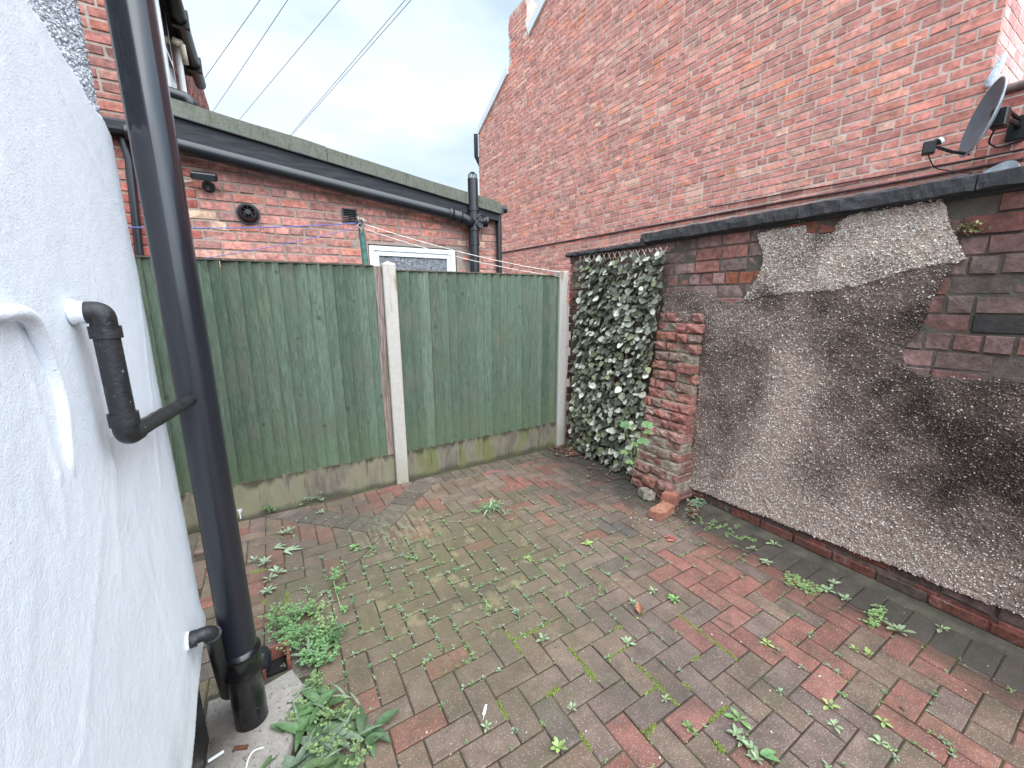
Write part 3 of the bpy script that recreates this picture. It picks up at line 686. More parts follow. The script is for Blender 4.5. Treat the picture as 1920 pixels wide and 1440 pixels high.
# lean-to verge: mossy felt upstand, black fascia
t=NT('mossy_felt'); g=t.noise(40,5,.7,stretch=(1,1,.3)); c=t.mix(t.noise(10,5),S(86,90,80),S(112,114,102)); c=t.mix(t.math('MULTIPLY',t.rng(g,.45,.68),.6),c,S(78,84,58)); c=t.mix(t.math('MULTIPLY',t.rng(t.noise(60,4,stretch=(1,1,.1)),.58,.68),.5),c,S(54,54,46)); M_FELT=t.fin(c,.92,t.bump(t.noise(60,5),.7,.006),.2)
M_FAS=simple('black_fascia',S(44,46,50),.75,40,.4,60,.003,.5,.3,stretch=(.1,1,1))
M_BLK=simple('black_plastic',S(31,33,38),.33,3,.15,200,.0006,.2,.5)
M_BLKP=simple('black_paint',S(20,20,23),.4,12,.4,90,.0025,.8,.5)
def beam(mb,x0,z0b,z0t,x1,z1b,z1t,ya_,yb_,n=40,amp=0,seed=0):
    vs=[];fs=[]
    for i in range(n+1):
        f=i/n; x=x0+(x1-x0)*f; a=z0b+(z1b-z0b)*f; b=z0t+(z1t-z0t)*f; w_=amp*(float(vn(x*5,seed,seed))-.5)*2
        vs+=[(x,ya_,a+w_),(x,ya_,b+w_),(x,yb_,b+w_),(x,yb_,a+w_)]
    for i in range(n):
        k=i*4; fs+=[(k,k+4,k+5,k+1),(k+1,k+5,k+6,k+2),(k+2,k+6,k+7,k+3),(k+3,k+7,k+4,k)]
    fs+=[(0,1,2,3),(n*4+3,n*4+2,n*4+1,n*4)]; mb.add(vs,fs)
YV=YW-.10
def vz(px,py,Y): q=P(px,py,1,Y); return q.x,q.z
tl=vz(325,188,YV-.02); tm=vz(612,278,YV-.02); tr=vz(940,380,YV-.02); ml=vz(328,217,YV-.02); mr_=vz(938,401,YV-.02)
def zline(a,b,x): return a[1]+(b[1]-a[1])*(x-a[0])/(b[0]-a[0])
xL,xR=-.66,tr[0]
rf=MB(); beam(rf,xL,zline(ml,mr_,xL),zline(tl,tr,xL)+.012,tm[0],zline(ml,mr_,tm[0]),zline(tl,tr,tm[0])+.012,YV-.02,YV+.03,amp=.004)
beam(rf,tm[0]+.004,zline(ml,mr_,tm[0]),zline(tl,tr,tm[0])+.002,xR,mr_[1],tr[1],YV-.024,YV+.03,amp=.004,seed=3); fe=rf.build('roof_upstand',M_FELT,nh)
fl=vz(333,256,YV); fr=vz(930,412,YV); fm=vz(612,330,YV)
mb=MB(); beam(mb,xL,zline(fl,fr,xL)-.01,zline(ml,mr_,xL)+.006,xR-.02,fr[1]-.012,mr_[1]+.004,YV,YV+.03); mb.build('fascia',M_FAS,nh)
mb=MB(); beam(mb,xL,zline(ml,mr_,xL)-.006,zline(ml,mr_,xL)+.002,xR-.01,mr_[1]-.004,mr_[1]+.003,YV-.028,YV); mb.build('drip_edge',M_FAS,nh)
mb=MB(); mb.add([(xL,YV+.02,zline(tl,tr,xL)-.04),(xR,YV+.02,tr[1]-.04),(xR,YV+4,tr[1]-.04),(xL,YV+4,zline(tl,tr,xL)-.04)],[(0,1,2,3)])
mb.add([(xL,YV+.03,zline(fl,fr,xL)),(xR-.02,YV+.03,fr[1]),(xR-.02,YW,fr[1]),(xL,YW,zline(fl,fr,xL))],[(3,2,1,0)])
mb.build('roof',M_FELT,nh)
# roof abutment roll
a=P(300,168,1,YW+.1); b=P(352,186,1,YW+.1); mb=MB(); mb.tube(fillet([(-.75,YW+.1,a.z+.02),a,b,b+Vector((.035,0,-.07))],.03),.045,10); mb.build('ridge_roll',M_BLK,nh,True)
# upper house details: gutter, window, pipes
g0=P(372,168,0,-.50); g1=P(343,0,0,-.50)
mb=MB(); mb.box(-.62,-.45,4.32,g0.y-.1,g0.z+.10,g0.z+.16,(1,1,1)); mb.build('soffit',M_FAS,nh)
mb=MB(); mb.tube([(-.47,4.4,g0.z+.07),(-.47,g0.y,g0.z+.07)],.065,12); mb.build('gutter',M_BLKP,nh,True)
for k in range(3):
    mb=MB(); mb.box(-.545,-.395,4.9+k*.95,4.96+k*.95,g0.z-.01,g0.z+.15); mb.build('gutter_bracket',M_BLKP,nh)
M_WPVC=simple('white_pvc',S(226,230,232),.4,10,.08,100,.0008,.2,.5)
M_CRM=simple('cream_plastic',S(206,202,176),.45,10,.15,100,.001,.2,.4)
q=P(332,80,0,-.54); q2=P(354,76,0,-.48); mb=MB(); mb.tube([P(322,73,0,-.58),q,q2],.034,10); mb.tube(fillet([(-.5,q.y,q.z+.0),(-.5,q.y+.1,q.z-.15)],.05),.028,10); mb.build('overflow_pipe',M_CRM,nh,True)
mb=MB(); 
for yy in (5.15,6.4): mb.tube([(-.58,yy,2.9),(-.58,yy,5.3)],.035,8)
mb.build('waste_stack',M_WPVC,nh,True)
M_GLS=NT('dark_glass'); M_GLS=M_GLS.fin((.03,.035,.04),.08,None,.6)
wf=MB(); wf.box(-.63,-.585,5.0,5.9,3.4,4.7,ch=.004); wf_=wf.build('window',M_WPVC,nh)
mb=MB(); mb.box(-.60,-.58,5.08,5.82,3.48,4.02); mb.box(-.60,-.58,5.08,5.82,4.08,4.62); mb.build('pane',M_GLS,wf_)
# kitchen window
t=NT('obscure_glass'); gb=t.bump(t.noise(22,3,.5,dist=2.5),.5,.02); c=t.mix(t.rng(t.noise(20,3,.5,dist=2.5),.40,.6),S(84,88,94),S(120,124,130)); M_OG=t.fin(c,.12,gb,.6)
fx0,fx1=wx0+.01,wx1-.01; fr_=MB(); y0=YW+.01; y1=YW+.06
def frame(mb,x0,x1,z0,z1,wd,ya_,yb_): 
    mb.box(x0,x1,ya_,yb_,z1-wd,z1,ch=.004); mb.box(x0,x1,ya_,yb_,z0,z0+wd,ch=.004); mb.box(x0,x0+wd,ya_,yb_,z0+wd+.0005,z1-wd-.0005,ch=.004); mb.box(x1-wd,x1,ya_,yb_,z0+wd+.0005,z1-wd-.0005,ch=.004)
frame(fr_,fx0,fx1,1.32,wz-.008,.05,y0,y1); frame(fr_,fx0+.051,fx1-.051,1.371,wz-.059,.045,y0+.012,y1); wfo=fr_.build('window',M_WPVC,nh)
mb=MB(); mb.box(fx0+.08,fx1-.08,y0+.03,y0+.04,1.4,wz-.095); mb.build('pane',M_OG,wfo)
# neighbour's pipework
st_=P(888,415,1,YW-.12)
# branch pipe under the fascia
bp=thing('branch_drainpipe','long black waste pipe sloping down under the fascia of the lean-to','drainpipe')
a=P(333,272,1,YW-.13); b=P(845,402,1,YW-.13); d=(b-a); a2=a-d*.13
mb=MB(); mb.tube([a2,b],.055,20); mb.build('pipe',M_BLK,bp,True,40)
mb=MB(); e=Vector((st_.x,YW-.13,st_.z)); mb.tube(fillet([b-d.normalized()*.01,P(868,409,1,YW-.13),e+Vector((-.02,0,-.03))],.05),.062,16); mb.tube([b-d.normalized()*.03,b+d.normalized()*.02],.067,16); mb.tube([P(858,406,1,YW-.13),P(864,408,1,YW-.13)],.067,16); mb.build('bend',M_BLK,bp,True)
vs_=thing('vent_stack','black soil and vent stack with a caged top standing on the lean-to wall','soil stack')
zt=P(888,336,1,YW-.12).z
mb=MB(); mb.tube([(st_.x,YW-.12,.0),(st_.x,YW-.12,zt)],.055,20); mb.tube([(st_.x,YW-.12,st_.z-.25),(st_.x,YW-.12,st_.z-.2)],.062,20); mb.tube([(st_.x,YW-.12,st_.z+.1),(st_.x,YW-.12,st_.z+.15)],.063,20); mb.tube([(st_.x,YW-.12,st_.z-.1),(st_.x,YW-.12,st_.z+.08)],.066,20); mb.build('stack_pipe',M_BLK,vs_,True,40)
mb=MB(); 
for k in range(10):
    a=k/10*2*math.pi; mb.tube([(st_.x+.045*math.cos(a),YW-.12+.045*math.sin(a),zt),(st_.x+.047*math.cos(a),YW-.12+.047*math.sin(a),zt+.04),(st_.x+.02*math.cos(a),YW-.12+.02*math.sin(a),zt+.062)],.0035,5)
mb.tube([(st_.x,YW-.12,zt+.058),(st_.x,YW-.12,zt+.066)],.024,12); mb.build('vent_cage',M_BLK,vs_)
for (px,py) in ((901,409),(899,420)):
    q=P(px,py,1,YW-.19); mb=MB(); n=14
    mb.tube([q+Vector((.035*math.cos(i/n*2*math.pi),0,.035*math.sin(i/n*2*math.pi))) for i in range(n+1)],.009,6); mb.tube([q+Vector((0,.03,0)),q+Vector((0,.001,0))],.03,12,caps=True); mb.build('boss_cap',M_BLK,vs_)
q=P(903,415,1,YW-.12); mb=MB(); mb.tube([Vector((st_.x,YW-.12,q.z)),q+Vector((.04,0,0))],.052,16); mb.tube([q+Vector((.03,0,0)),q+Vector((.06,0,0))],.06,16); mb.build('branch_stub',M_BLK,vs_,True,40)
# corner downpipe
dp=thing('gutter_downpipe','thin black downpipe with gutter end at the right corner of the lean-to','downpipe')
q=P(935,400,1,YW-.05); mb=MB(); mb.tube([(q.x,YW-.05,0),(q.x,YW-.05,q.z+.02)],.032,14); mb.build('pipe',M_BLK,dp,True,40)
mb=MB(); mb.box(q.x-.04,q.x+.045,YW-.10,YW+.02,q.z-.01,q.z+.06,ch=.01); mb.tube([(q.x+.01,YW-.06,q.z+.045),(q.x+.09,YW-.06,q.z+.045)],.04,12); mb.build('gutter_end',M_BLK,dp)
# left thin downpipe
mb=MB(); a=P(236,300,1,YW-.04); b=P(262,480,1,YW-.04); mb.tube([(b.x,YW-.04,0),(b.x-.0,YW-.04,b.z),(a.x+.02,YW-.04,a.z),P(228,250,1,YW-.04)],.028,12); o=mb.build('drainpipe',M_BLK,None,True,40); tag(o,'thin black drainpipe on the neighbour brickwork, seen between white wall and big black pipe','downpipe')
mb=MB(); q=P(222,240,1,YW-.06); mb.box(q.x-.3,q.x+.25,YW-.14,YW,q.z-.05,q.z+.045,ch=.02); mb.build('eaves_end',M_FAS,nh)
# security light
sl=thing('security_light','small black floodlight fixed to the lean-to brickwork below the sloping pipe','floodlight')
q=P(383,331,1,YW-.14); Mx=Matrix.Translation(q)@Matrix.Rotation(.35,4,'X')
mb=MB(); mb.box(-.085,.085,-.05,.05,-.025,.03,ch=.01,M=Mx); mb.build('lamp_head',M_BLKP,sl)
mb=MB(); mb.box(-.07,.07,-.053,-.049,-.018,.022,M=Mx); mb.build('lamp_glass',M_GLS,sl)
mb=MB(); mb.tube([q,q+Vector((.01,.07,-.05)),q+Vector((.01,.13,-.06))],.018,10); mb.tube([q+Vector((.01,.14,-.045)),q+Vector((.01,.12,-.045))],.045,14); mb.tube([q+Vector((.01,.06,-.03)),q+Vector((.01,.06,-.085))],.022,12); mb.build('bracket',M_BLKP,sl,True,40)
mb=MB(); mb.tube(fillet([q+Vector((-.09,.1,-.02)),q+Vector((-.16,.125,-.03)),q+Vector((-.3,.13,-.02))],.05),.005,6,(.3,.3,.3)); mb.build('flex',M_CRM,sl)
# boiler flue
fl_=thing('boiler_flue','round black boiler flue terminal on the lean-to wall','flue')
q=P(466,402,1,YW); mb=MB(); mb.tube([q,q+Vector((0,-.02,0))],.088,28); mb.build('wall_plate',M_BLK,fl_,True,40)
mb=MB(); mb.tube([q+Vector((0,-.02,0)),q+Vector((0,-.045,0)),q+Vector((0,-.12,0))],[.075,.06,.05],24,caps=False); mb.tube([q+Vector((0,-.119,0)),q+Vector((0,-.08,0))],[.05,.04],24,caps=False); mb.tube([q+Vector((0,-.05,0)),q+Vector((0,-.125,0))],.02,16); 
for k in range(8):
    a=k*math.pi/4; mb.tube([q+Vector((0,-.115,0)),q+Vector((.047*math.cos(a),-.115,.047*math.sin(a)))],.003,5)
mb.build('terminal',M_BLK,fl_,True,40)
# vent grille
vg=thing('air_vent','small dark louvred air vent in the lean-to brickwork above the window','vent')
q=P(656,405,1,YW-.02); mb=MB(); hw=.068
frame(mb,q.x-hw,q.x+hw,q.z-hw,q.z+hw,.012,YW-.022,YW-.005); mb.build('vent_frame',simple('grey_plastic',S(72,78,84),.5),vg)
mb=MB()
for k in range(7): mb.box(q.x-.056,q.x+.056,YW-.018,YW-.004,-.0015,.0015,M=Matrix.Translation((0,0,q.z-.048+k*.016))@Matrix.Translation((0,YW-.01,0))@Matrix.Rotation(-.6,4,'X')@Matrix.Translation((0,-YW+.01,0)))
mb.box(q.x-.056,q.x+.056,YW-.003,YW-.001,q.z-.056,q.z+.056); mb.build('louvres',simple('dark_louvre',S(52,57,62),.5),vg)
# ================================================================ GABLE HOUSE
gh=thing('gable_house','tall red brick gable end house filling the upper right beyond the garden wall','house')
gp=[(9.60,5.56),(8.19,6.40),(8.19,6.42),(5.3,7.75),(1.075,5.6)]
def gtop(y):
    if y>8.12: return 5.56+(9.6-y)*(.86/1.43)
    if y>7.5: return 7.28
    return np.interp(y,[1.075,5.3,7.5],[5.0,8.1,6.64])
GP=wpal([(S(182,124,118),6),(S(170,118,114),5),(S(188,116,104),3),(S(160,114,112),4),(S(192,138,124),3),(S(200,126,96),1),(S(182,152,138),2),(S(150,118,114),1)])
def gcol2(u,z,h):
    c=(random.choice(GP)*.68+S(178,118,106)*.32)*np.array([1.50,1.32,1.20])
    d=u-1.075
    row=int(round(z/.0785))
    if d<(.30 if row%2 else .52)+.1*((row//2)%2): return S(214,132,114)*random.uniform(.95,1.08)
    return c
mb=MB()
lay(mb,None,lambda u,z,d:(XG-d,u,z),1.075,9.6,1.6,8.0,.0785,.232,.006,.005,colf=gcol2,keep=lambda u,z,a,b:z<gtop(u)-.04,jit=.0022)
t=NT('gable_brick'); c=t.vcol()
c=t.mix(1.0,c,t.rng(t.noise(26,6,.65),.25,.75,.72,1.25),'MULTIPLY'); c=t.mix(1.0,c,t.rng(t.noise(5,4,.6),.3,.7,.82,1.15),'MULTIPLY')
msk=t.rng(t.axis(1),1.5,1.9)
f=t.math('MULTIPLY',t.math('MULTIPLY',t.rng(t.noise(9,6,.75),.56,.68),t.rng(t.noise(1.1,3),.38,.6)),msk); c=t.mix(t.math('MULTIPLY',f,.38),c,S(210,180,162))
f=t.math('MULTIPLY',t.rng(t.noise(40,4,.7),.63,.72),msk); c=t.mix(t.math('MULTIPLY',f,.5),c,S(96,76,74))
f=t.math('MULTIPLY',t.rng(t.noise(1.3,4,.6),.50,.7),msk); c=t.mix(t.math('MULTIPLY',f,.15),c,S(140,112,108))
M_GAB=t.fin(c,.88,t.bump(t.noise(70,5,.7),.6,.003,t.bump(t.noise(16,4),.5,.005)),.2)
mb.build('brickwork',M_GAB,gh)
mb=MB(); ys_=[1.075,5.3,7.5,7.5,8.12,8.12,9.6]; zs_=[5.0,8.1,6.64,7.28,7.28,6.42,5.56]
mb.add([(XG,1.075,0)]+[(XG,a,b) for a,b in zip(ys_,zs_)]+[(XG,9.6,0)],[tuple(range(9))[::-1]])
mb.add([(XG,9.6,0),(XG,9.6,5.56),(XG+6,9.6,5.56),(XG+6,9.6,0)],[(0,1,2,3)])
mb.add([(XG,1.075,0),(XG,1.075,5.0),(XG+6,1.075,5.0),(XG+6,1.075,0)],[(3,2,1,0)])
mb.add([(XG+.55,1.2,5.0),(XG+.55,5.3,8.1),(XG+6,5.3,8.1),(XG+6,1.2,5.0)],[(0,1,2,3)])
mb.build('mortar_wall',M_PMORT,gh)
SMOOTH=[S(208,148,142),S(216,160,154),S(204,136,128)]
mb=MB(); lay(mb,None,lambda u,z,d:(u,1.075-d,z),XG+.0,XG+3.4,2.4,5.0,.0785,.232,.003,.002,pal=SMOOTH,jit=.001,bond='s'); mb.build('side_brickwork',M_GAB,gh)
# chimney top block & verge boards
mb=MB(); mb.box(XG+.002,XG+.5,7.502,8.118,6.0,7.275); mb.build('chimney',M_PMORT,gh)
mb=MB(); lay(mb,None,lambda u,z,d:(u,8.118+d,z),XG,XG+.5,6.2,7.27,.0785,.232,.006,.005,pal=GP,jit=.002); mb.build('chimney_side',M_GAB,gh)
t=NT('painted_board'); c=t.mix(t.noise(20,5),S(196,204,206),S(226,230,232)); c=t.mix(t.rng(t.noise(30,5,.7),.6,.7),c,S(140,140,134)); M_BOARD=t.fin(c,.6,t.bump(t.noise(60,4),.4,.003),.3)
def verge(mb,y0,z0,y1,z1,w_=.15):
    x=XG-.045; vs=[(x,y0,z0-w_*.5),(x,y1,z1-w_*.5),(x,y1,z1+w_*.5),(x,y0,z0+w_*.5)]; vs+=[(XG+.02,b,c_) for a,b,c_ in vs]
    mb.add(vs,[(0,1,2,3),(3,2,6,7),(4,7,6,5),(0,4,5,1),(0,3,7,4),(1,5,6,2)])
q0=P(895,245,0,XG-.045); q1=P(950,130,0,XG-.045); mb=MB(); verge(mb,q0.y,q0.z,q1.y,q1.z,.16); mb.build('bargeboard',M_BOARD,gh)
q0=P(990,56,0,XG-.045); q1=P(1021,-8,0,XG-.045); q2=q1+(q1-q0)*3.2; mb=MB(); verge(mb,q0.y,q0.z,5.3,q0.z+(q0.y-5.3)*(q1.z-q0.z)/(q0.y-q1.y),.17); mb.build('bargeboard',M_BOARD,gh)
mb=MB(); a=P(892,252,1,9.66); b=P(893,300,1,9.66)
mb.tube([a,b+Vector((0,0,.08)),b+Vector((.12,0,-.12))],.05,10); mb.build('rainwater_pipe',M_BLKP,gh,True,40)
# cables / trunking along the gable
for (pts,r,lab) in (([(1920,279),(1750,312),(1500,357),(1330,389)],.007,'upper thin black cable clipped along the red brick gable wall'),([(1920,297),(1500,373),(939,474)],.013,'lower thick brown cable running the whole length of the red brick gable wall')):
    L_=[P(x,y,0,XG-.02) for x,y in pts]; ww=[]
    for a,b in zip(L_[:-1],L_[1:]):
        for k in range(8):
            q=a.lerp(b,k/8); q.z-=.004*math.sin(math.pi*k/8); ww.append(q)
    ww.append(L_[-1]); mb=MB(); mb.tube(ww,r,6); tag(mb.build('wall_cable',simple('cable_'+str(r),S(84,58,58) if r>.01 else S(60,46,48),.7)),lab,'cable')
# low wall carrying on from the gable's near corner
lw=thing('boundary_wall','smooth red brick boundary wall with brown rounded coping at the right edge behind the satellite dish','wall')
mb=MB(); lay(mb,None,lambda u,z,d:(XG-d,u,z),-1.2,1.07,1.6,3.13,.0785,.232,.003,.002,pal=[S(190,108,94),S(196,116,100),S(182,98,86)],jit=.001,bond='s'); mb.build('brickwork',M_GAB,lw)
mb=MB(); mb.box(XG+.001,XG+.2,-1.2,1.07,0,3.13); mb.build('mortar_core',M_PMORT,lw)
mb=MB(); q=P(1885,160,0,XG-.04); mb.tube([(XG-.005,1.06,3.150),(XG-.005,-1.2,3.150)],.034,14); mb.box(XG-.005,XG+.25,-1.2,1.06,3.12,3.183,ch=.01); mb.build('coping',simple('brown_coping',S(112,84,82),.6),lw,True,40)
bgx=thing('plastic_bag','crumpled pale plastic bag wrapped on the end of the brown coping above the dish','plastic bag')
import bmesh
b=bmesh.new(); bmesh.ops.create_icosphere(b,subdivisions=4,radius=1)
for v in b.verts:
    p=v.co; k=.75+.6*(float(fbm(p.x*2.6+5,p.y*2.6+p.z*2,3,4))-.3); zz=p.z*.095; rr=(.030+.022*max(0,-p.z))*k; v.co=Vector((p.x*rr,p.y*rr,zz*(.9+.3*k)))
me=bpy.data.meshes.new('bag'); b.to_mesh(me); b.free(); q=P(1868,133,0,XG-.03); me.transform(Matrix.Translation(q)@Matrix.Rotation(.25,4,'X'))
t=NT('bag_plastic'); M_BAG=t.fin(t.mix(t.noise(12,5),S(170,184,196),S(226,234,240)),.35,t.bump(t.noise(40,4,dist=2),.9,.012),.5); link('bag_film',me,M_BAG,bgx,True)
# ================================================================ SATELLITE DISHES
sd_=thing('satellite_dish','dark grey satellite dish on an arm, seen edge-on above the garden wall coping','satellite dish')
dc=P(1838,222,0,4.42); nd=Vector((-.50,.84,.20)).normalized(); M_DG=simple('dish_grey',S(92,100,108),.5,8,.1,60,.0006,.2,.4); M_DGE=simple('dish_edge',S(150,160,168),.5)
zx=Vector((0,0,1)); ux=nd.cross(zx).normalized(); uz=ux.cross(nd).normalized()
def dish(name,dc,nd,ux,uz,rx,rz,depth,mat,parent):
    vs=[];fs=[];n=36;m_=8
    for s_ in (0,1):
        for i in range(m_+1):
            r=i/m_
            for k in range(n):
                a=2*math.pi*k/n; vs.append(dc+ux*(rx*r*math.cos(a))+uz*(rz*r*math.sin(a))+nd*(depth*(r*r-1)-s_*.012))
    def id(s_,i,k): return s_*(m_+1)*n+i*n+k%n
    for s_ in (0,1):
        for i in range(m_):
            for k in range(n):
                f=(id(s_,i,k),id(s_,i,k+1),id(s_,i+1,k+1),id(s_,i+1,k)); fs.append(f[::-1] if s_==0 else f)
    fs+=[(id(0,m_,k),id(0,m_,k+1),id(1,m_,k+1),id(1,m_,k)) for k in range(n)]
    mb=MB(); mb.add(vs,fs); return mb.build(name,mat,parent,True,50)
dish('reflector',dc,nd,ux,uz,.20,.235,.05,M_DG,sd_)
mb=MB(); n=36; mb.tube([dc+ux*(.203*math.cos(a))+uz*(.238*math.sin(a))-nd*.006 for a in [2*math.pi*k/n for k in range(n+1)]],.006,6); mb.build('rim',M_DGE,sd_,True)
ln=P(1742,277,0,4.25); ab=dc-uz*.225
mb=MB(); mb.tube([ab-nd*.03,ab+(ln-ab)*.35,ln+Vector((0,-.03,0))],.011,8); mb.build('arm',M_BLKP,sd_)
mb=MB(); mb.box(-.035,.035,-.035,.035,-.045,.04,M=Matrix.Translation(ln)@Matrix.Rotation(.3,4,'Z'),ch=.006); mb.tube([ln+Vector((0,-.03,.03)),ln+(dc-ln)*.2],.02,12); mb.build('receiver_box',M_BLKP,sd_)
mb=MB(); mb.tube([ln+(dc-ln)*.2,ln+(dc-ln)*.26],.024,12); mb.build('receiver_cap',M_WPVC,sd_)
mb=MB(); wq=Vector((XG,dc.y-.12,dc.z-.02)); mb.tube([dc-nd*.05,dc-nd*.12,wq+Vector((-.12,0,0)),wq],.018,8); mb.box(-.05,.05,-.04,.04,-.06,.06,M=Matrix.Translation(dc-nd*.10),ch=.008); mb.box(XG-.03,XG-.002,wq.y-.05,wq.y+.05,wq.z-.09,wq.z+.07,ch=.004); mb.tube([dc-nd*.12+Vector((0,0,.06)),wq+Vector((-.05,0,.04))],.012,8)
mb.build('mount',M_BLKP,sd_)
mb=MB(); mb.tube(fillet([ln+Vector((0,0,-.04)),ln+Vector((.1,-.02,-.13)),Vector((XG-.02,ln.y-.2,ln.z-.16))],.08),.004,5); a=P(1850,262,0,XG-.03); mb.tube(fillet([dc-nd*.1,P(1852,268,0,4.6),P(1870,278,0,XG-.02),P(1920,262,0,XG-.02)],.05),.006,6); mb.build('lead',M_BLKP,sd_)
s2_=thing('satellite_dish','pale dish whose rounded top just shows over the coping below the dark one','satellite dish')
dc2=P(1862,334,0,4.35); nd2=Vector((-.75,.35,.56)).normalized(); ux2=nd2.cross(zx).normalized(); uz2=ux2.cross(nd2).normalized()
dish('reflector',dc2,nd2,ux2,uz2,.115,.13,.03,simple('pale_dish',S(150,160,170),.4),s2_)
mb=MB(); mb.tube([dc2-nd2*.05,Vector((XG,dc2.y,dc2.z-.15))],.012,8); mb.build('arm',M_BLKP,s2_)
# ================================================================ WHITE HOUSE WALL (left)
hw=thing('white_house','white painted house wall in the left foreground with smooth bulging render and roughcast above','house')
XH,YC=-.33,1.67
seamY=[1.0,1.256,1.461,1.69]; seamZ=[2.30,2.234,2.181,2.135]
st=.0055
ya=np.concatenate([np.arange(-1.6,.2,.03),np.arange(.2,YC+.001,st)]); za=np.arange(.35,3.2,st); za=za[za<2.45]
Yg,Zg=np.meshgrid(ya,za)
D=(fbm(Yg*3,Zg*1.4,61,3)-.45)*.010+(fbm(Yg*11,Zg*6,62,3)-.45)*.0022+(fbm(Yg*70,Zg*70,63,2)-.4)*.0012
def ridge(p0,p1,w_,a,sh=1):
    global D
    (y0,z0),(y1,z1)=p0,p1; dy,dz=y1-y0,z1-z0; L=math.hypot(dy,dz); t_=np.clip(((Yg-y0)*dy+(Zg-z0)*dz)/L/L,0,1); d=np.hypot(Yg-y0-t_*dy,Zg-z0-t_*dz); D=D+a*.34*np.exp(-(d/w_)**2)
H=lambda x,y:(lambda q:(q.y,q.z))(P(x,y,0,XH))
ridge(H(28,605),H(110,890),.012,.006); ridge(H(110,890),H(125,1000),.01,.003); ridge(H(150,610),H(215,880),.012,.006); ridge(H(215,880),H(225,1080),.02,.003)
ridge(H(235,300),H(300,900),.02,.006); ridge(H(60,60),H(190,330),.018,.005); ridge(H(250,940),H(330,1240),.02,.004); ridge(H(60,1000),H(40,1400),.02,.003); ridge(H(190,980),H(150,1420),.016,.003)
# edge rounding at the far corner, flare at foot, thin out at the seam
zb=np.interp(Yg,[0,.62,.83,1.0,1.23,1.41,1.67],[.44,.42,.38,.37,.39,.46,.52])+(vn(Yg*9,0*Yg,5)-.5)*.010
D+= .006*np.exp(-((Zg-zb)/.05)**2)
er=np.clip((Yg-(YC-.02))/.02,0,1); D-=.014*er**2
seam=np.interp(Yg,seamY,seamZ,left=2.32)+(vn(Yg*20,Yg*0,8)-.5)*.02
D-=.012*np.clip((Zg-seam+.012)/.012,0,1)
ye=YC+(vn(Zg*5,Zg*0+3,5)-.5)*.012+np.where(Zg<.62,.012*np.exp(-((Zg-.54)/.03)**2),0)
Yy=np.where(Yg>YC-.1,Yg+(ye-YC)*(Yg-(YC-.1))/.1,Yg)
msk=(Zg>=zb-st*.5)&(Zg<=seam+st)
ny=len(ya); cell=msk[:-1,:-1]&msk[1:,:-1]&msk[:-1,1:]&msk[1:,1:]; I=(np.arange(len(za)-1)[:,None]*ny+np.arange(ny-1)[None])[cell]
F=np.c_[I,I+1,I+ny+1,I+ny]; used=np.zeros(Yg.size,bool); used[F.ravel()]=True; remap=np.cumsum(used)-1
V=np.c_[(XH+D).ravel(),Yy.ravel(),Zg.ravel()][used]; F=remap[F]
E=np.concatenate([F[:,[0,1]],F[:,[1,2]],F[:,[2,3]],F[:,[3,0]]]); Es=np.sort(E,axis=1); key=Es[:,0]*10**7+Es[:,1]; u,inv,cnt=np.unique(key,return_inverse=True,return_counts=True)
be=E[cnt[inv]==1]; nb=len(V); bv=np.unique(be); mpv=-np.ones(nb,int); mpv[bv]=nb+np.arange(len(bv)); V2=V[bv].copy(); V2[:,0]=XH-.045
F=np.r_[F,np.c_[be[:,1],be[:,0],mpv[be[:,0]],mpv[be[:,1]]]]; V=np.r_[V,V2]
t=NT('white_masonry_paint'); c=t.mix(t.noise(7,6,.65),S(216,223,233),S(238,242,248)); c=t.mix(t.math('MULTIPLY',t.rng(t.noise(38,5,.7,stretch=(1,1,.5)),.66,.75),.3),c,S(150,150,160)); 
c=t.mix(t.math('MULTIPLY',t.rng(t.noise(13,4,.6,stretch=(1,1,.25)),.58,.75),.3),c,S(204,196,206)); sb=t.rng(t.math('ADD',t.axis(2),t.math('MULTIPLY',t.noise(12,5,.7),.35)),.62,.80,1,0); c=t.mix(t.math('MULTIPLY',sb,.35),c,S(170,170,160))
n=t.bump(t.noise(230,4,.65),.6,.003); n=t.bump(t.noise(55,5,.65,stretch=(1,1,.6)),.32,.005,n); vv=t.rng(t.voro(38),.0,.10,1,0); n=t.bump(vv,.5,.003,n)
M_WH=t.fin(c,.55,n,.35)
npmesh('smooth_render',V,F,None,M_WH,hw)
XC=XH-.024; mb=MB(); mb.add([(XC,.6,2.0),(XC,YC-.012,2.0),(XC,YC-.012,3.4),(XC,.6,3.4)],[(0,1,2,3)]); 
mb.add([(XC,YC-.012,2.0),(XC-.3,YC-.012,2.0),(XC-.3,YC-.012,3.4),(XC,YC-.012,3.4)],[(0,1,2,3)]); rc=mb.build('roughcast',M_WH,hw)
N=9500; py=RNG.uniform(1.0,YC-.004,N); pz=RNG.uniform(2.1,2.75,N); k=pz>np.interp(py,seamY,seamZ)-.015; py,pz=py[k],pz[k]
pebbles('roughcast_stones',np.c_[XC+RNG.uniform(0,.004,len(py)),py,pz],0,np.tile(S(206,210,218)[None],(len(py),1))*RNG.uniform(.8,1.05,(len(py),1)),simple('painted_stone',None,.6,100,.1,200,.001,.2,.4,vc=True),rc,.0035,.0075)
mb=MB(); mb.box(-5,XH-.044,-4,YC-.014,.54,3.2); mb.box(-5,XH-.055,-4,YC-.03,-.05,.54); mb.build('wall_core',simple('house_masonry',S(120,118,116),.9),hw)
mb=MB(); mb.box(XH-.056,XH-.046,-1.5,YC-.025,-.02,.50,ch=.002); mb.build('plinth',M_BLKP,hw)
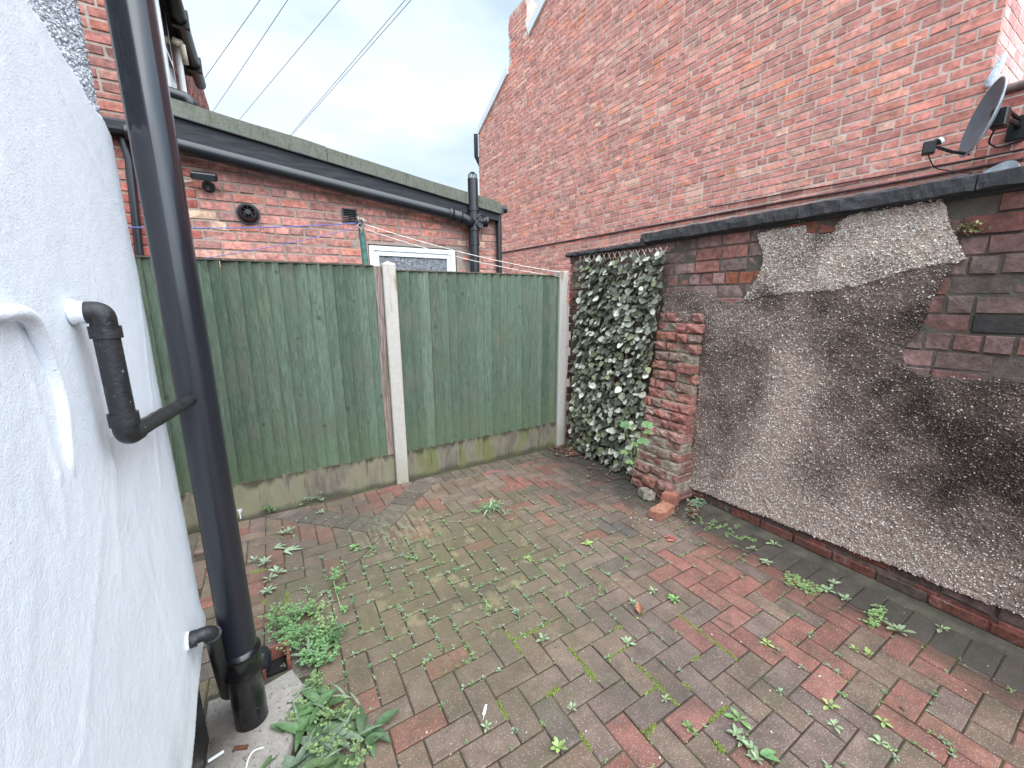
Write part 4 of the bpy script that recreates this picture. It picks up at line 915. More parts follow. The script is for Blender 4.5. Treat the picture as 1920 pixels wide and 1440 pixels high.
# painted-over pipe on the wall
q=[P(-60,594,0,XH-.004),P(-8,588,0,XH+.008),P(30,582,0,XH+.018),P(62,598,0,XH+.014),P(88,672,0,XH+.005),P(112,745,0,XH+.002),P(124,870,0,XH-.002),P(127,915,0,XH-.016)]
mb=MB(); mb.tube(fillet(q,.05,5),.0115,12); o=mb.build('painted_pipe',M_WH,None,True,50); tag(o,'thin pipe painted white over the white wall, bending down at the far left','pipe')
# black waste pipe
wp=thing('waste_pipe','black painted waste pipe leaving the white wall and elbowing into the big black downpipe','waste pipe')
YQ=1.106; xq=-.286; zt_,zb_=1.630,1.398; R=.0205
M_PAINT=NT('chipped_black'); t=M_PAINT; c=t.mix(t.noise(30,5),S(16,16,18),S(46,46,50)); c=t.mix(t.math('MULTIPLY',t.rng(t.noise(60,6,.75),.63,.68),.7),c,S(150,150,155)); M_PAINT=t.fin(c,t.rng(t.noise(20,4),.3,.7,.28,.6),t.bump(t.noise(80,5),.8,.0025),.5)
mb=MB(); mb.tube([(XH-.03,YQ-.004,1.642),(-.308,YQ-.002,1.641)],R*1.05,20); mb.tube([(XH+.004,YQ-.004,1.642),(XH+.012,YQ-.004,1.642)],[R*1.25,R*1.1],20); mb.build('wall_stub',M_WH,wp,True,50)
mb=MB(); mb.tube(fillet([(-.309,YQ-.002,1.641),(xq,YQ,1.641),(xq,YQ,1.60)],.021,8),R*1.03,20); mb.tube([(xq,YQ,1.614),(xq,YQ,1.590)],R*1.22,22); mb.build('elbow',M_PAINT,wp,True,50)
mb=MB(); mb.tube([(xq,YQ,1.60),(xq,YQ,1.42)],R,20); mb.build('pipe',M_PAINT,wp,True,50)
eb=Vector((xq,YQ,1.385)); tgt=Vector((-.248,1.62,1.352)); dd=(tgt-eb).normalized()
mb=MB(); mb.tube(fillet([(xq,YQ,1.425),eb,eb+dd*.045],.024,8),R*1.06,20); mb.tube([(xq,YQ,1.435),(xq,YQ,1.408)],R*1.22,22); mb.build('elbow',M_PAINT,wp,True,50)
mb=MB(); pts=[eb+dd*(.03+ (tgt-eb).length*k/20*.98) for k in range(20)]; mb.tube(pts,[.0185+random.gauss(0,.0004) for _ in pts],18); mb.build('pipe',M_PAINT,wp,True,50)
# big black soil pipe
spx,spy=-.237,1.645
sp_=thing('soil_pipe','big glossy black soil downpipe in the foreground beside the white wall','soil pipe')
t=NT('gloss_black_pipe'); c=t.mix(t.noise(3,3),S(26,28,37),S(33,36,46)); c=t.mix(t.math('MULTIPLY',t.rng(t.voro(26),.012,.02,1,0),.8),c,S(190,190,195)); M_SOIL=t.fin(c,t.rng(t.noise(4,4,stretch=(1,1,.2)),.3,.7,.15,.30),t.bump(t.noise(6,3,stretch=(1,1,.3)),.12,.006),.75)
mb=MB(); mb.tube([(spx,spy,.35),(spx,spy,1.5),(spx,spy,3.6)],.055,48); mb.build('shaft',M_SOIL,sp_,True,50)
t=NT('gloss_black_old'); c=t.mix(t.noise(30,4),S(12,12,14),S(24,24,28)); lo_=t.rng(t.axis(2),.0,.16,1,0); c=t.mix(t.math('MULTIPLY',t.rng(t.noise(50,5,.7,stretch=(1,1,.3)),.6,.68),lo_),c,S(170,168,164)); M_SOIL2=t.fin(c,.25,t.bump(t.noise(40,4),.3,.003),.6)
mb=MB(); prof=[(.0,.056),(.02,.057),(.05,.056),(.16,.0565),(.255,.0565),(.262,.064),(.268,.0655),(.274,.064),(.282,.061),(.335,.061),(.341,.066),(.350,.0675),(.357,.0665),(.366,.058),(.37,.055)]
mb.tube([(spx,spy,z) for z,r in prof],[r for z,r in prof],48); mb.build('socket',M_SOIL2,sp_,True,50)
# lower small waste
lw_=thing('waste_pipe','short black waste pipe near the ground, elbowing down behind the big black pipe','waste pipe')
a=Vector((XH-.02,1.412,.636)); e=Vector((-.272,1.43,.632)); bt=Vector((-.318,1.74,.09))
dn=(bt-e).normalized()
mb=MB(); mb.tube([(XH-.005,1.412,.636),(XH+.008,1.412,.636)],[.028,.026],16); mb.build('wall_collar',M_WH,lw_,True,50)
mb=MB(); mb.tube([(XH+.006,1.413,.636),(XH+.024,1.416,.635)],.025,18); mb.tube(fillet([a,e,e+dn*.06],.03,8),.021,18); mb.tube([e+dn*.025,e+dn*.034],.026,18); mb.build('elbow',M_PAINT,lw_,True,50)
mb=MB(); mb.tube(fillet([e+dn*.04,bt,bt+Vector((.10,.06,-.03))],.05,8),.021,18); mb.build('pipe',M_BLKP,lw_,True,50)
# mortar pad, gully, oddments
mb=MB(); pad=[(-.40,1.30),(-.16,1.33),(-.10,1.50),(-.055,1.62),(-.05,1.72),(-.09,1.83),(-.20,1.80),(-.26,1.83),(-.40,1.84)]
n=len(pad); vs=[(x,y,.012+random.uniform(-.003,.003)) for x,y in pad]+[(x*.96-.009,1.6+(y-1.6)*.93,.024) for x,y in pad]+[(-.24,1.60,.034)]
mb.add([(x*1.04+.01,1.6+(y-1.6)*1.06,-.02) for x,y in pad]+vs,[(i,(i+1)%n,n+(i+1)%n,n+i) for i in range(n)]+[(n+i,n+(i+1)%n,2*n+(i+1)%n,2*n+i) for i in range(n)]+[(2*n+i,2*n+(i+1)%n,3*n) for i in range(n)])
t=NT('rough_mortar'); c=t.mix(t.noise(40,6,.7),S(140,130,118),S(200,190,178)); c=t.mix(t.math('MULTIPLY',t.blob((-.36,1.65,0),.05,.2,.1),.8),c,S(84,72,66)); c=t.mix(t.rng(t.noise(60,4),.62,.7),c,S(70,62,54)); o=mb.build('mortar_pad',t.fin(c,.95,t.bump(t.noise(90,6,.75),1,.012),.2),None,True); tag(o,'rough pale mortar pad around the foot of the big black pipe','mortar pad')
o['kind']='structure'; del o['category']; del o['label']
gu=thing('clay_gully','broken terracotta drain gully half hidden behind the foot of the big black pipe','drain gully')
cx,cy=-.150,1.90; M_TER=simple('terracotta',S(122,66,48),.7,30,.3,60,.003,.6)
for k,(w_,z0,z1) in enumerate(((.058,.02,.04),)):
    o_=MB(); o_.box(cx-w_,cx+w_,cy+w_-.016,cy+w_,-.02,z1+.03,ch=.003); o_.box(cx-w_,cx-w_+.016,cy-w_+.017,cy+w_-.017,-.02,z1,ch=.003); o_.box(cx+w_-.016,cx+w_,cy-w_+.017,cy+w_-.017,-.02,z1+.01,ch=.003); o_.build('rim',M_TER,gu)
mb=MB(); mb.box(cx-.04,cx+.04,cy-.04,cy+.04,-.028,.004); mb.build('sump',simple('black_hole',S(18,15,13),.9),gu)
mb=MB(); q=G(497,1225,.09); mb.tube([(q.x-.02,q.y,.02),(q.x-.015,q.y,.09),(q.x-.01,q.y,.115)],[.036,.040,.025],20); mb.build('rubber_cap',M_BLK,gu,True,50)
mb=MB(); q=G(452,1402,.035); mb.tube([q+Vector((-.022,.010,0)),q+Vector((.022,-.010,0))],.0075,14,caps=True); o=mb.build('copper_pipe',simple('copper',S(176,112,86),.35,20,.3,metal=.8),None,True,50); tag(o,'short stub of copper pipe poking from the mortar pad','copper pipe')
mb=MB(); pts=[G(458,1470,.02),G(464,1425,.03),G(474,1408,.05),G(490,1402,.03),G(506,1401,.02)]; mb.tube(fillet(pts,.02),.0028,7); o=mb.build('loose_cable',M_WPVC,None,True); tag(o,'short white cable curling up beside the copper pipe stub','cable')
mb=MB(); q=G(405,1418,.036); mb.box(-.024,.024,-.006,.006,-.0015,.0015,M=Matrix.Translation(q)@Matrix.Rotation(.25,4,'Z'),ch=.001); o=mb.build('paint_flake',M_WPVC); tag(o,'flake of white paint lying on the mortar pad by the wall','paint flake')
# plastic cup by the fence
q=G(452,968,0); mb=MB(); n=20
mb.tube([(q.x,q.y,0),(q.x,q.y,.004),(q.x,q.y,.075),(q.x,q.y,.082)],[.036,.037,.044,.047],22,caps=False); mb.tube([(q.x,q.y,.0815),(q.x,q.y,.005)],[.0445,.034],22,caps=True)
for k in range(6): mb.box(-.004,.004,-.003,.003,0,.075,M=Matrix.Translation((q.x,q.y,0))@Matrix.Rotation(k,4,'Z')@Matrix.Translation((0,-.043,0)))
o=mb.build('plastic_pot',M_WPVC,None,True,50); tag(o,'small white plastic pot on the ground between gravel board and big black pipe','plastic pot')
# ================================================================ CLOTHES LINES
cp=thing('clothes_post','green metal clothes post with tangled rope on top, behind the fence','clothes post')
a=P(686,500,1,3.95); b=P(677,425,1,3.95); M_GRN=simple('green_pole',S(52,104,92),.5,20,.25,90,.001,.3)
mb=MB(); mb.tube([(a.x+.06,3.95,0),a,b],.026,14); mb.build('pole',M_GRN,cp,True,50)
kn=P(676,418,1,3.93); mb=MB()
for k in range(9):
    c0=kn+Vector((random.uniform(-.015,.015),random.uniform(-.02,.02),random.uniform(-.03,.03))); r=random.uniform(.02,.042); ax=Vector((random.gauss(0,1),random.gauss(0,1),random.gauss(0,1))).normalized(); u_=ax.orthogonal().normalized(); v_=ax.cross(u_)
    mb.tube([c0+u_*(r*math.cos(i*.5))+v_*(r*math.sin(i*.5)) for i in range(13)],.005,6,clampc(random.choice([S(190,186,170),S(60,54,50),S(150,110,96),S(170,170,176)])))
for k in range(3): mb.tube([kn+Vector((.0,0,0)),kn+Vector((random.uniform(-.06,.03),-.02,-.03)),kn+Vector((random.uniform(-.07,.04),-.02,-.09))],.003,5,clampc(S(170,130,120)))
mb.build('rope_tangle',simple('old_rope',None,.9,60,.3,150,.002,.6,vc=True),cp)
def sagline(a,b,s,n=24): 
    return [a.lerp(b,i/n)-Vector((0,0,s*4*(i/n)*(1-i/n))) for i in range(n+1)]
M_BLU=simple('blue_line',S(92,96,168),.6); M_WLN=simple('white_line',S(214,210,196),.6)
def cl(a,b,s,m,lab,r=.0035):
    mb=MB(); mb.tube(sagline(a,b,s),r,6); tag(mb.build('clothes_line',m),lab,'clothes line')
cl(kn,P(235,426,1,4.05),.02,M_BLU,'blue clothes line running nearly level from the post behind the big black pipe',.0045)
cl(kn+Vector((0,0,-.03)),P(380,485,1,3.75),.015,M_BLU,'thinner blue clothes line sloping down left from the post to the fence top',.003)
cl(kn,P(1062,512,1,3.50),.045,M_WLN,'white clothes line running right from the post, sagging to the end fence post',.0035)
cl(kn+Vector((0,0,-.04)),P(1062,520,1,3.50),.055,M_WLN,'lower of the two white clothes lines tied to the right-hand fence post',.003)
# ================================================================ OVERHEAD CABLES
M_CAB=simple('overhead_cable_skin',S(150,160,170),.7)
for i,(p0,p1,lab) in enumerate((((485,0),(375,155),'leftmost overhead cable crossing the sky, dropping behind the upper house gutter'),((537,0),(400,205),'second overhead cable from the left in the sky above the lean-to'),((634,0),(450,220),'middle overhead cable of the five in the sky'),((757,0),(545,250),'left one of the close pair of overhead cables in the sky'),((768,0),(548,250),'rightmost overhead cable, the right one of the close pair'))):
    a=P(*p0,2,9.0); b=P(*p1,2,9.0); d=b-a; mb=MB(); mb.tube(sagline(a-d*.8,b+d*2.2,.05,30),0.010,5); tag(mb.build('overhead_cable',M_CAB),lab,'overhead cable','overhead cables in the sky')
# ================================================================ VEGETATION
t=NT('leaf'); c=t.vcol(); c=t.mix(1.0,c,t.rng(t.noise(60,4),.3,.7,.78,1.2),'MULTIPLY'); M_LEAF=t.fin(c,.5,t.bump(t.noise(140,3),.4,.0015),.4)
M_LEAF.node_tree.nodes['Principled BSDF'].inputs['Transmission Weight'].default_value=0
def leafgeo(mb,o,d,up,L,Wd,col,bend=.3,n=5,fold=.25,shape='lance',tip=None):
    d=Vector(d).normalized(); up=Vector(up); s=d.cross(up); 
    if s.length<1e-4: s=d.orthogonal()
    s.normalize(); up=s.cross(d).normalized(); vs=[];fs=[]
    for i in range(n+1):
        f=i/n
        if shape=='lance': w_=math.sin(math.pi*min(1,f*.92+.05))**.8*(1-.25*f)
        elif shape=='spoon': w_=(.18+.82*math.sin(math.pi*max(0,(f-.25))/.80) if f>.25 else .18)
        elif shape=='round': w_=math.sqrt(max(0,1-(2*f-1)**2))*.95+.05
        else: w_=1-f
        w_=max(w_,.04)*Wd/2
        a=bend*f; cpt=Vector(o)+d*(L*f*math.cos(a*.6))-up*(L*f*f*bend*.6)
        vs+=[cpt-s*w_+up*(w_*fold*2),cpt,cpt+s*w_+up*(w_*fold*2)]
    for i in range(n): k=i*3; fs+=[(k,k+1,k+4,k+3),(k+1,k+2,k+5,k+4)]
    mb.add(vs,fs,clampc(np.array(col)*random.uniform(.8,1.2)))
def edge_v(i,y):
    j=math.floor((y-y0_)/p_); return (i-1+j)%4!=2
def edge_h(j,x):
    i=math.floor((x-x0_)/p_); return (i+j-1)%4!=0
def gpos(x,y): return Vector((x,y,float(gz(x,y))))
SAGE=S(132,156,120); GREEN=S(104,150,78); LIME=S(142,176,92); DARKG=S(68,98,54); DOCK=S(104,134,76); PALE=S(146,168,128)
def rosette(mb,p,n,L,Wd,col,el=.35,shape='spoon',bend=.5):
    a0=random.uniform(0,6.3)
    for k in range(n):
        a=a0+k*2.399; e=el+ (k/n)*.6+random.uniform(-.1,.15); l=L*random.uniform(.65,1.1)*(1-.35*k/n)
        leafgeo(mb,p+Vector((0,0,.002+.0006*k)),(math.cos(a)*math.cos(e),math.sin(a)*math.cos(e),math.sin(e)),(0,0,1),l,Wd*l/L,col,bend,5,.18,shape)
def bushy(mb,p,n,R_,Hh,ls,col,stem=S(120,140,96)):
    for k in range(n):
        a=random.uniform(0,6.3); r=R_*math.sqrt(random.random()); h=Hh*random.uniform(.35,1)*(1-.5*(r/R_)**2)
        e=p+Vector((math.cos(a)*r,math.sin(a)*r,h)); mb.tube([p+Vector((random.gauss(0,.006),random.gauss(0,.006),0)),p.lerp(e,.5)+Vector((0,0,h*.2)),e],.0011,4,stem,caps=False)
        for j in range(random.randint(4,7)):
            q=p.lerp(e,random.uniform(.5,1.05))+Vector((random.gauss(0,ls*.7),random.gauss(0,ls*.7),random.gauss(0,ls*.35)+h*.1)); b=random.uniform(0,6.3)
            for m_ in (-.7,0,.7): leafgeo(mb,q,(math.cos(b+m_),math.sin(b+m_),random.uniform(-.1,.5)),(0,0,1),ls,ls*.62,col,.3,3,.15,'round')
def dock(mb,p,n,L,Wd,col,el0=.5):
    for k in range(n):
        a=random.uniform(0,6.3); e=random.uniform(el0-.3,el0+.6); l=L*random.uniform(.6,1.15)
        leafgeo(mb,p+Vector((random.gauss(0,.015),random.gauss(0,.015),.003)),(math.cos(a)*math.cos(e),math.sin(a)*math.cos(e),math.sin(e)),(0,0,1),l,Wd*random.uniform(.7,1.2),col,random.uniform(.5,1.1),7,.22,'lance')
def plant(name,label,cat,fn,group=None):
    mb=MB(); fn(mb); return tag(mb.build(name,M_LEAF,None,True,60),label,cat,group)
# big docks, bottom left
def f(mb):
    for (x,y,n,L) in ((610,1392,18,.13),(560,1375,12,.11),(655,1370,15,.12),(600,1330,12,.10),(560,1440,14,.12),(640,1430,14,.12),(690,1380,9,.10),(585,1300,10,.09),(530,1420,8,.09),(620,1355,10,.08)):
        dock(mb,G(x,y),n,L,.040,random.choice([DOCK*.7,DARKG*1.0,DOCK*.6,GREEN*.55,SAGE*.6]),.30)
    for (x,y) in ((585,1290),(640,1400),(620,1350),(675,1425),(560,1340),(600,1420),(650,1345)): bushy(mb,G(x,y),9,.05,.075,.010,LIME*.72)
    for k in range(16): 
        p=G(random.uniform(540,690),random.uniform(1310,1440)); a=random.uniform(0,6.3); leafgeo(mb,p+Vector((0,0,.02)),(math.cos(a),math.sin(a),.5),(0,0,1),.10,.010,PALE*.65,.6,6,.1,'lance')
plant('dock_plant','large clump of broad-leaved green weeds in the bottom foreground by the mortar pad','weed clump',f)
def f(mb):
    for (x,y) in ((530,1185),(560,1160),(590,1150),(545,1215),(570,1200),(520,1165),(610,1185)): bushy(mb,G(x,y),20,.08,.10,.0105,random.choice([GREEN,LIME*.85,GREEN*.85]))
    for (x,y) in ((600,1215),(575,1235),(625,1200),(605,1245),(545,1190)): bushy(mb,G(x,y),14,.07,.085,.012,random.choice([GREEN,DARKG*1.4]))
    for (x,y,n) in ((600,1200,8),(575,1230,8),(625,1215,7),(600,1240,6)): dock(mb,G(x,y),n,.085,.017,random.choice([PALE*.8,DOCK,GREEN*.8]),.55)
plant('leafy_weed','bushy clump of fine parsley-like weeds mixed with pale narrow leaves behind the big docks','weed clump',f)
def f(mb):
    p=[G(640,1145),G(632,1120)+Vector((0,0,.03)),G(626,1100)+Vector((0,0,.05)),G(630,1085)+Vector((0,0,.05))]; mb.tube(fillet(p,.04),.0022,6,clampc(S(130,168,96)))
    for q in p: bushy(mb,Vector((q.x,q.y,q.z)),3,.035,.03,.014,GREEN)
    q=G(663,1140); 
    for a in (0,2.1,4.2): leafgeo(mb,q+Vector((0,0,.05)),(math.cos(a),math.sin(a),.1),(0,0,1),.022,.022,DARKG*1.2,.2,4,.1,'round')
    mb.tube([q,q+Vector((0,0,.05))],.001,4,clampc(GREEN))
plant('trailing_weed','trailing weed stem running up from the fine-leaved clump, with one round dark leaf','weed',f)
def f(mb):
    for a_,b_ in (((497,1058),(520,1075)),((478,1052),(497,1058)),((520,1075),(505,1088))): mb.tube([G(*a_)+Vector((0,0,.004)),G(*b_)+Vector((0,0,.004))],.0015,5,clampc(SAGE*.6))
    for (x,y,n,L) in ((497,1058,9,.07),(520,1075,8,.065),(478,1052,6,.05),(505,1088,6,.06)): rosette(mb,G(x,y),n,L,L*.3,random.choice([SAGE,PALE*.85]),.45)
plant('sage_rosette','cluster of pale grey-green rosettes right beside the big black pipe','weed',f)
def f(mb):
    rosette(mb,G(503,1110),9,.055,.020,PALE*.85,.3)
plant('sage_rosette','small low pale rosette next to the moss below the grey-green cluster','weed',f)
def f(mb):
    for (x,y,r) in ((520,950,.09),(548,940,.11),(580,942,.08),(505,960,.05),(600,938,.05)): bushy(mb,G(x,y),14,r,.085,.013,random.choice([GREEN*.95,SAGE*.9,DARKG*1.5]))
    rosette(mb,G(600,962),6,.05,.018,SAGE); leafgeo(mb,G(540,930)+Vector((0,0,.1)),(.6,-.6,.4),(0,0,1),.09,.05,SAGE,.4,5,.1)
plant('leafy_weed','spreading leafy weed clump growing against the pale gravel board under the left panel','weed clump',f)
def f(mb):
    rosette(mb,G(540,1000),8,.075,.022,SAGE*.95,.45)
plant('rosette_weed','grey-green rosette on the paving just right of the big black pipe, below the fence clump','weed',f)
def f(mb):
    for q,a in ((G(515,1030),.2),(G(532,1036),-.2),(G(545,1034),.5)):
        for k in range(3): leafgeo(mb,q+Vector((0,0,.006)),(math.cos(a+k*.7-.7),math.sin(a+k*.7-.7),.2),(0,0,1),.075,.02,PALE*.85,.4,5,.15)
plant('rosette_weed','flat long-leaved weed lying between the two grey-green rosettes near the pipe','weed',f)
def f(mb):
    p=G(920,955)
    for k in range(26):
        a=random.uniform(0,6.3); e=random.uniform(.1,1.1); leafgeo(mb,p+Vector((random.gauss(0,.015),random.gauss(0,.012),0)),(math.cos(a)*math.cos(e),math.sin(a)*math.cos(e),math.sin(e)),(0,0,1),random.uniform(.07,.14),.014,random.choice([GREEN*.8,SAGE*.9]),.9,6,.2)
    bushy(mb,G(930,948),14,.06,.05,.009,LIME*.9); bushy(mb,G(945,962),8,.05,.03,.009,PALE*.8); bushy(mb,G(890,963),6,.035,.03,.009,GREEN)
plant('spiky_weed','star-shaped spiky weed clump in the middle of the paving','weed clump',f)
ros=[((1103,1022),9,.060,LIME*.85,'bright green rosette in open paving, directly below the loose orange brick'),
((1264,1126),10,.060,GREEN*1.05,'well-formed bright green rosette just right of the curled brown leaf'),
((1187,1133),8,.045,SAGE,'small grey-green rosette touching the curled brown leaf on its left'),
((1223,1110),8,.045,PALE*.85,'pale sprawling rosette between the curled leaf and the bright green rosette'),
((1176,1208),7,.05,SAGE*.95,'flat grey-green rosette beside a strip of moss below the curled leaf'),
((1437,1208),7,.045,LIME*.9,'lime green rosette with a reddish twig beside it in the red paving'),
((1685,1186),10,.085,SAGE*.95,'largest star-shaped rosette by the foot of the pebbledashed wall, far right'),
((1765,1180),5,.055,PALE*.75,'small pale sprig on the dark edging blocks right of the largest wall-foot rosette'),
((1562,1096),7,.055,SAGE,'grey-green rosette on dark edging blocks, upper one of a close pair'),
((1550,1108),8,.055,SAGE*1.02,'greener rosette just below its close neighbour on the dark edging blocks'),
((1585,1125),7,.06,SAGE*.9,'rosette with upright leaves right of the close pair on the edging'),
((1451,1022),7,.06,SAGE*1.0,'highest grey-green rosette on the dark edging near the wall'),
((1410,1030),6,.05,PALE*.8,'small rosette left of the highest one on the edging'),
((1435,1056),9,.065,SAGE*1.1,'bushy rosette below the two highest ones on the edging'),
((1628,1228),6,.045,LIME*.8,'small green rosette on a red paver joint below the row of edging rosettes'),
((1600,1218),5,.04,LIME*.85,'tiny green rosette left of its twin on the same red paver joint'),
((990,1048),8,.045,LIME*.85,'light green rosette with a twig, in the olive paving at mid left'),
((938,1072),7,.042,SAGE*.8,'dark green rosette in the olive paving below the light green one'),
((765,1048),7,.045,GREEN*.8,'small rosette in the olive paving near the yellow lichen streaks'),
((663,1028),8,.055,GREEN,'bright rosette right of the big pipe in the olive paving'),
((812,1163),6,.04,SAGE*.8,'tiny dark rosette in the purple-brown paving below the grass tuft'),
((1018,1200),6,.045,SAGE*.85,'small grey rosette beside the mossy joint in the centre foreground'),
((1247,1313),7,.035,PALE*.8,'neat pale seedling star left of the single clean pink block'),
((1290,1365),7,.04,GREEN*.8,'dark green sprig below the single clean pink block'),
((1072,1330),8,.04,PALE*.85,'pale star seedling near the bottom edge in the centre'),
((912,1365),5,.04,SAGE,'grey-green sprig under the white feather'),
((1555,1325),6,.05,LIME*.85,'broad-leaved green weed in the red joint at lower right'),
((1563,1362),6,.045,SAGE*.95,'grey-green weed just below the broad-leaved one at lower right'),
((1655,1355),6,.045,LIME*.8,'leafy weed beside a dead leaf on the ochre block at lower right'),
((1650,1395),6,.045,SAGE,'grey weed below the leafy one on the ochre block at lower right'),
((1048,1405),8,.05,LIME*.95,'round-leaved light green weed at the very bottom centre'),
((1385,1350),6,.065,GREEN*.9,'broad-leaved weed at the bottom right of centre with upright leaf')]
for (px,n,L,col,lab) in ros:
    L*=.84; col=np.array(col)*np.array([1.06,1.0,.86])
    plant('rosette_weed',lab,'weed',lambda mb:rosette(mb,G(*px),n,L,L*(.34 if 'star' in lab or 'spiky' in lab else .42),col,random.uniform(.25,.5),'spoon',.45),None)
def f(mb):
    for (x,y) in ((1380,1378),(1392,1392),(1408,1405),(1418,1425)): rosette(mb,G(x,y),6,.042,.020,SAGE*.8*np.array([1.05,1,.85]),.3,'lance')
    for a in (-.9,-.4): leafgeo(mb,G(1425,1418)+Vector((0,0,.01)),(math.cos(a),math.sin(a),.2),(0,0,1),.065,.027,GREEN*.85,.4,6,.12)
plant('trailing_weed','trailing chain of dark oval leaves at the bottom edge right of centre','weed',f)
def f(mb):
    for (x,y) in ((1500,1096),(1482,1092),(1520,1100),(1488,1086)): bushy(mb,G(x,y),7,.05,.025,.010,LIME*.9)
    bushy(mb,G(1512,1108),8,.05,.03,.010,LIME*.85)
plant('creeping_weed','lime green creeping patch with a fallen leaf at the foot of the dark edging','weed',f)
def f(mb):
    for (x,y) in ((1638,1160),(1645,1148),(1632,1172)): bushy(mb,G(x,y),7,.035,.04,.012,LIME*.9)
plant('creeping_weed','upright lime green sprig left of the largest wall-foot rosette','weed',f)
def f(mb):
    for (x,y,h) in ((1302,935,.10),(1300,950,.06),(1312,945,.07),(1296,960,.03)): bushy(mb,G(x,y),9,.05,h,.016,SAGE*.95)
plant('leafy_weed','upright pale leafy weed in the corner where the broken pier meets the wall','weed clump',f)
def f(mb):
    for k in range(18):
        u_=k/17; q=G(1300+u_*110,972+u_*40+random.gauss(0,5)); bushy(mb,q,3,.03,.018,.008,LIME*.85)
plant('creeping_weed','thin creeping band of tiny leaves along the wall foot right of the pier','weed',f)
def f(mb):
    base=P(1188,880,0,2.68); tops=[P(1172,800,0,2.66),P(1213,800,0,2.60),P(1205,830,0,2.62),P(1170,850,0,2.62),P(1190,835,0,2.62),P(1180,868,0,2.62),P(1215,812,0,2.62)]
    for i,q in enumerate(tops):
        mb.tube([base,base.lerp(q,.5)+Vector((0,0,.03)),q],.0018,5,clampc(S(130,150,90)))
        for m_ in (-1.3,-.7,0,.7,1.3): 
            nrm=Vector((-.8,-.45,.4)); d_=Vector((.0,.0,1)); sx=Vector((.45,-.85,0)).normalized(); vv=(sx*math.sin(m_)+Vector((0,0,-1))*math.cos(m_)*-1)
            leafgeo(mb,q,vv,nrm,.055 if i<3 else .038,.036 if i<3 else .026,(GREEN*.85+SAGE*.2) if i<3 else LIME*.75,.2,4,.08,'round')
plant('leafy_weed','tall lobed-leaf plant growing up between the ivy screen and the broken pier','wild plant',f)
for (px,X_,r,col,lab,n) in (((1818,428),2.915,.055,S(150,150,98),'yellowish tuft growing from the garden wall beside the raw red brick at upper right',26),((1500,414),2.90,.035,S(88,110,80),'dark little fern rooted under the coping in the middle of the wall top',12),((1385,490),2.905,.03,S(110,124,92),'small fern tuft in the broken bricks left of the pale pebbledash, above its twin',10),((1368,512),2.905,.025,S(112,122,96),'small grey tuft just below the fern in the broken bricks',8),((1348,492),2.905,.025,S(110,120,92),'wispy tuft left of the fern in the broken top brickwork',7)):
    q=P(*px,0,X_)
    def f(mb):
        for k in range(n*3):
            a=random.uniform(-1.4,1.4); e=random.uniform(-.9,1.2); o=q+Vector((random.uniform(-.005,.01),random.gauss(0,r*.45),random.gauss(0,r*.28)))
            leafgeo(mb,o,(-math.cos(a)*math.cos(e),math.sin(a)*math.cos(e),math.sin(e)),(0,0,1),r*.4,r*.2,col,.3,3,.1,'round')
    plant('wall_fern',lab,'wall plant',f)
# grass tuft / bright tuft
def f(mb):
    for k in range(60):
        q=G(912+random.gauss(0,6),1142+random.gauss(0,4)); a=random.uniform(0,6.3); leafgeo(mb,q,(math.cos(a),math.sin(a),1.2),(0,0,1),random.uniform(.015,.03),.0025,LIME*1.05,.5,3,.1)
plant('grass_tuft','small bright green tuft of fine grass in the mid-left paving','grass tuft',f)
# seedlings along the joints: countless -> stuff
def f(mb):
    cnt=0
    while cnt<1500:
        s=None
        i=random.randint(-6,22); j=random.randint(-14,20); 
        if random.random()<.5:
            x,y=x0_+i*p_+random.gauss(0,.004),y0_+(j+random.random())*p_
            if not edge_v(i,y): continue
        else:
            x,y=x0_+(i+random.random())*p_,y0_+j*p_+random.gauss(0,.004)
            if not edge_h(j,x): continue
        if not(-.15<x<2.62 and .1<y<3.3): continue
        d=float(fbm(x*1.6,y*1.6,90,3)); wgt=.25+ (.8 if (x-1.0)**2/1.3+(y-2.1)**2/.5<1 else 0)+(.5 if x>1.9 and y<1.7 else 0)
        if y>2.75 and x>.6: wgt*=.12
        if random.random()>wgt*(d*1.9-.35): continue
        cnt+=1; r=random.random(); p=gpos(x,y)
        if r<.72: rosette(mb,p,random.randint(3,5),random.uniform(.007,.016),.006,random.choice([LIME*.75,GREEN*.8,SAGE*.7,LIME*.6]),.4)
        elif r<.93: rosette(mb,p,5,random.uniform(.014,.026),.009,random.choice([SAGE*.8,GREEN*.8,PALE*.7]),.35)
        else: bushy(mb,p,2,.015,.012,.006,LIME*.85)
o=plant('seedlings',None,None,f); o['kind']='stuff'; o['label']='tiny green seedlings dotted along the paving joints'; o['category']='seedlings'
# moss cushions in joints
MS=[((1075,1210),(1132,1270),9),((1130,1220),(1167,1200),6),((1207,1240),(1267,1292),9),((1232,1257),(1192,1285),9),((1255,1155),(1310,1197),6),((1235,1198),(1255,1186),5),((1287,1215),(1380,1285),6),((1220,1430),(1262,1395),11),((1330,1400),(1347,1418),8),((950,1180),(985,1227),5),((960,1190),(1025,1160),7),((937,1312),(957,1342),7),((1020,1295),(1048,1285),5),((1048,1285),(1062,1302),5),((1060,1285),(1075,1292),5),((1140,1170),(1165,1155),5),((1250,1290),(1290,1335),4),((1310,1335),(1345,1305),5),((470,1070),(498,1067),8),((498,1132),(505,1120),5),((1100,1365),(1125,1395),4),((1265,1292),(1280,1300),5),((515,1120),(525,1145),12),((1292,1213),(1282,1225),6)]
mb=MB(); MG=[S(122,138,34),S(104,122,30),S(146,156,52),S(88,104,34)]
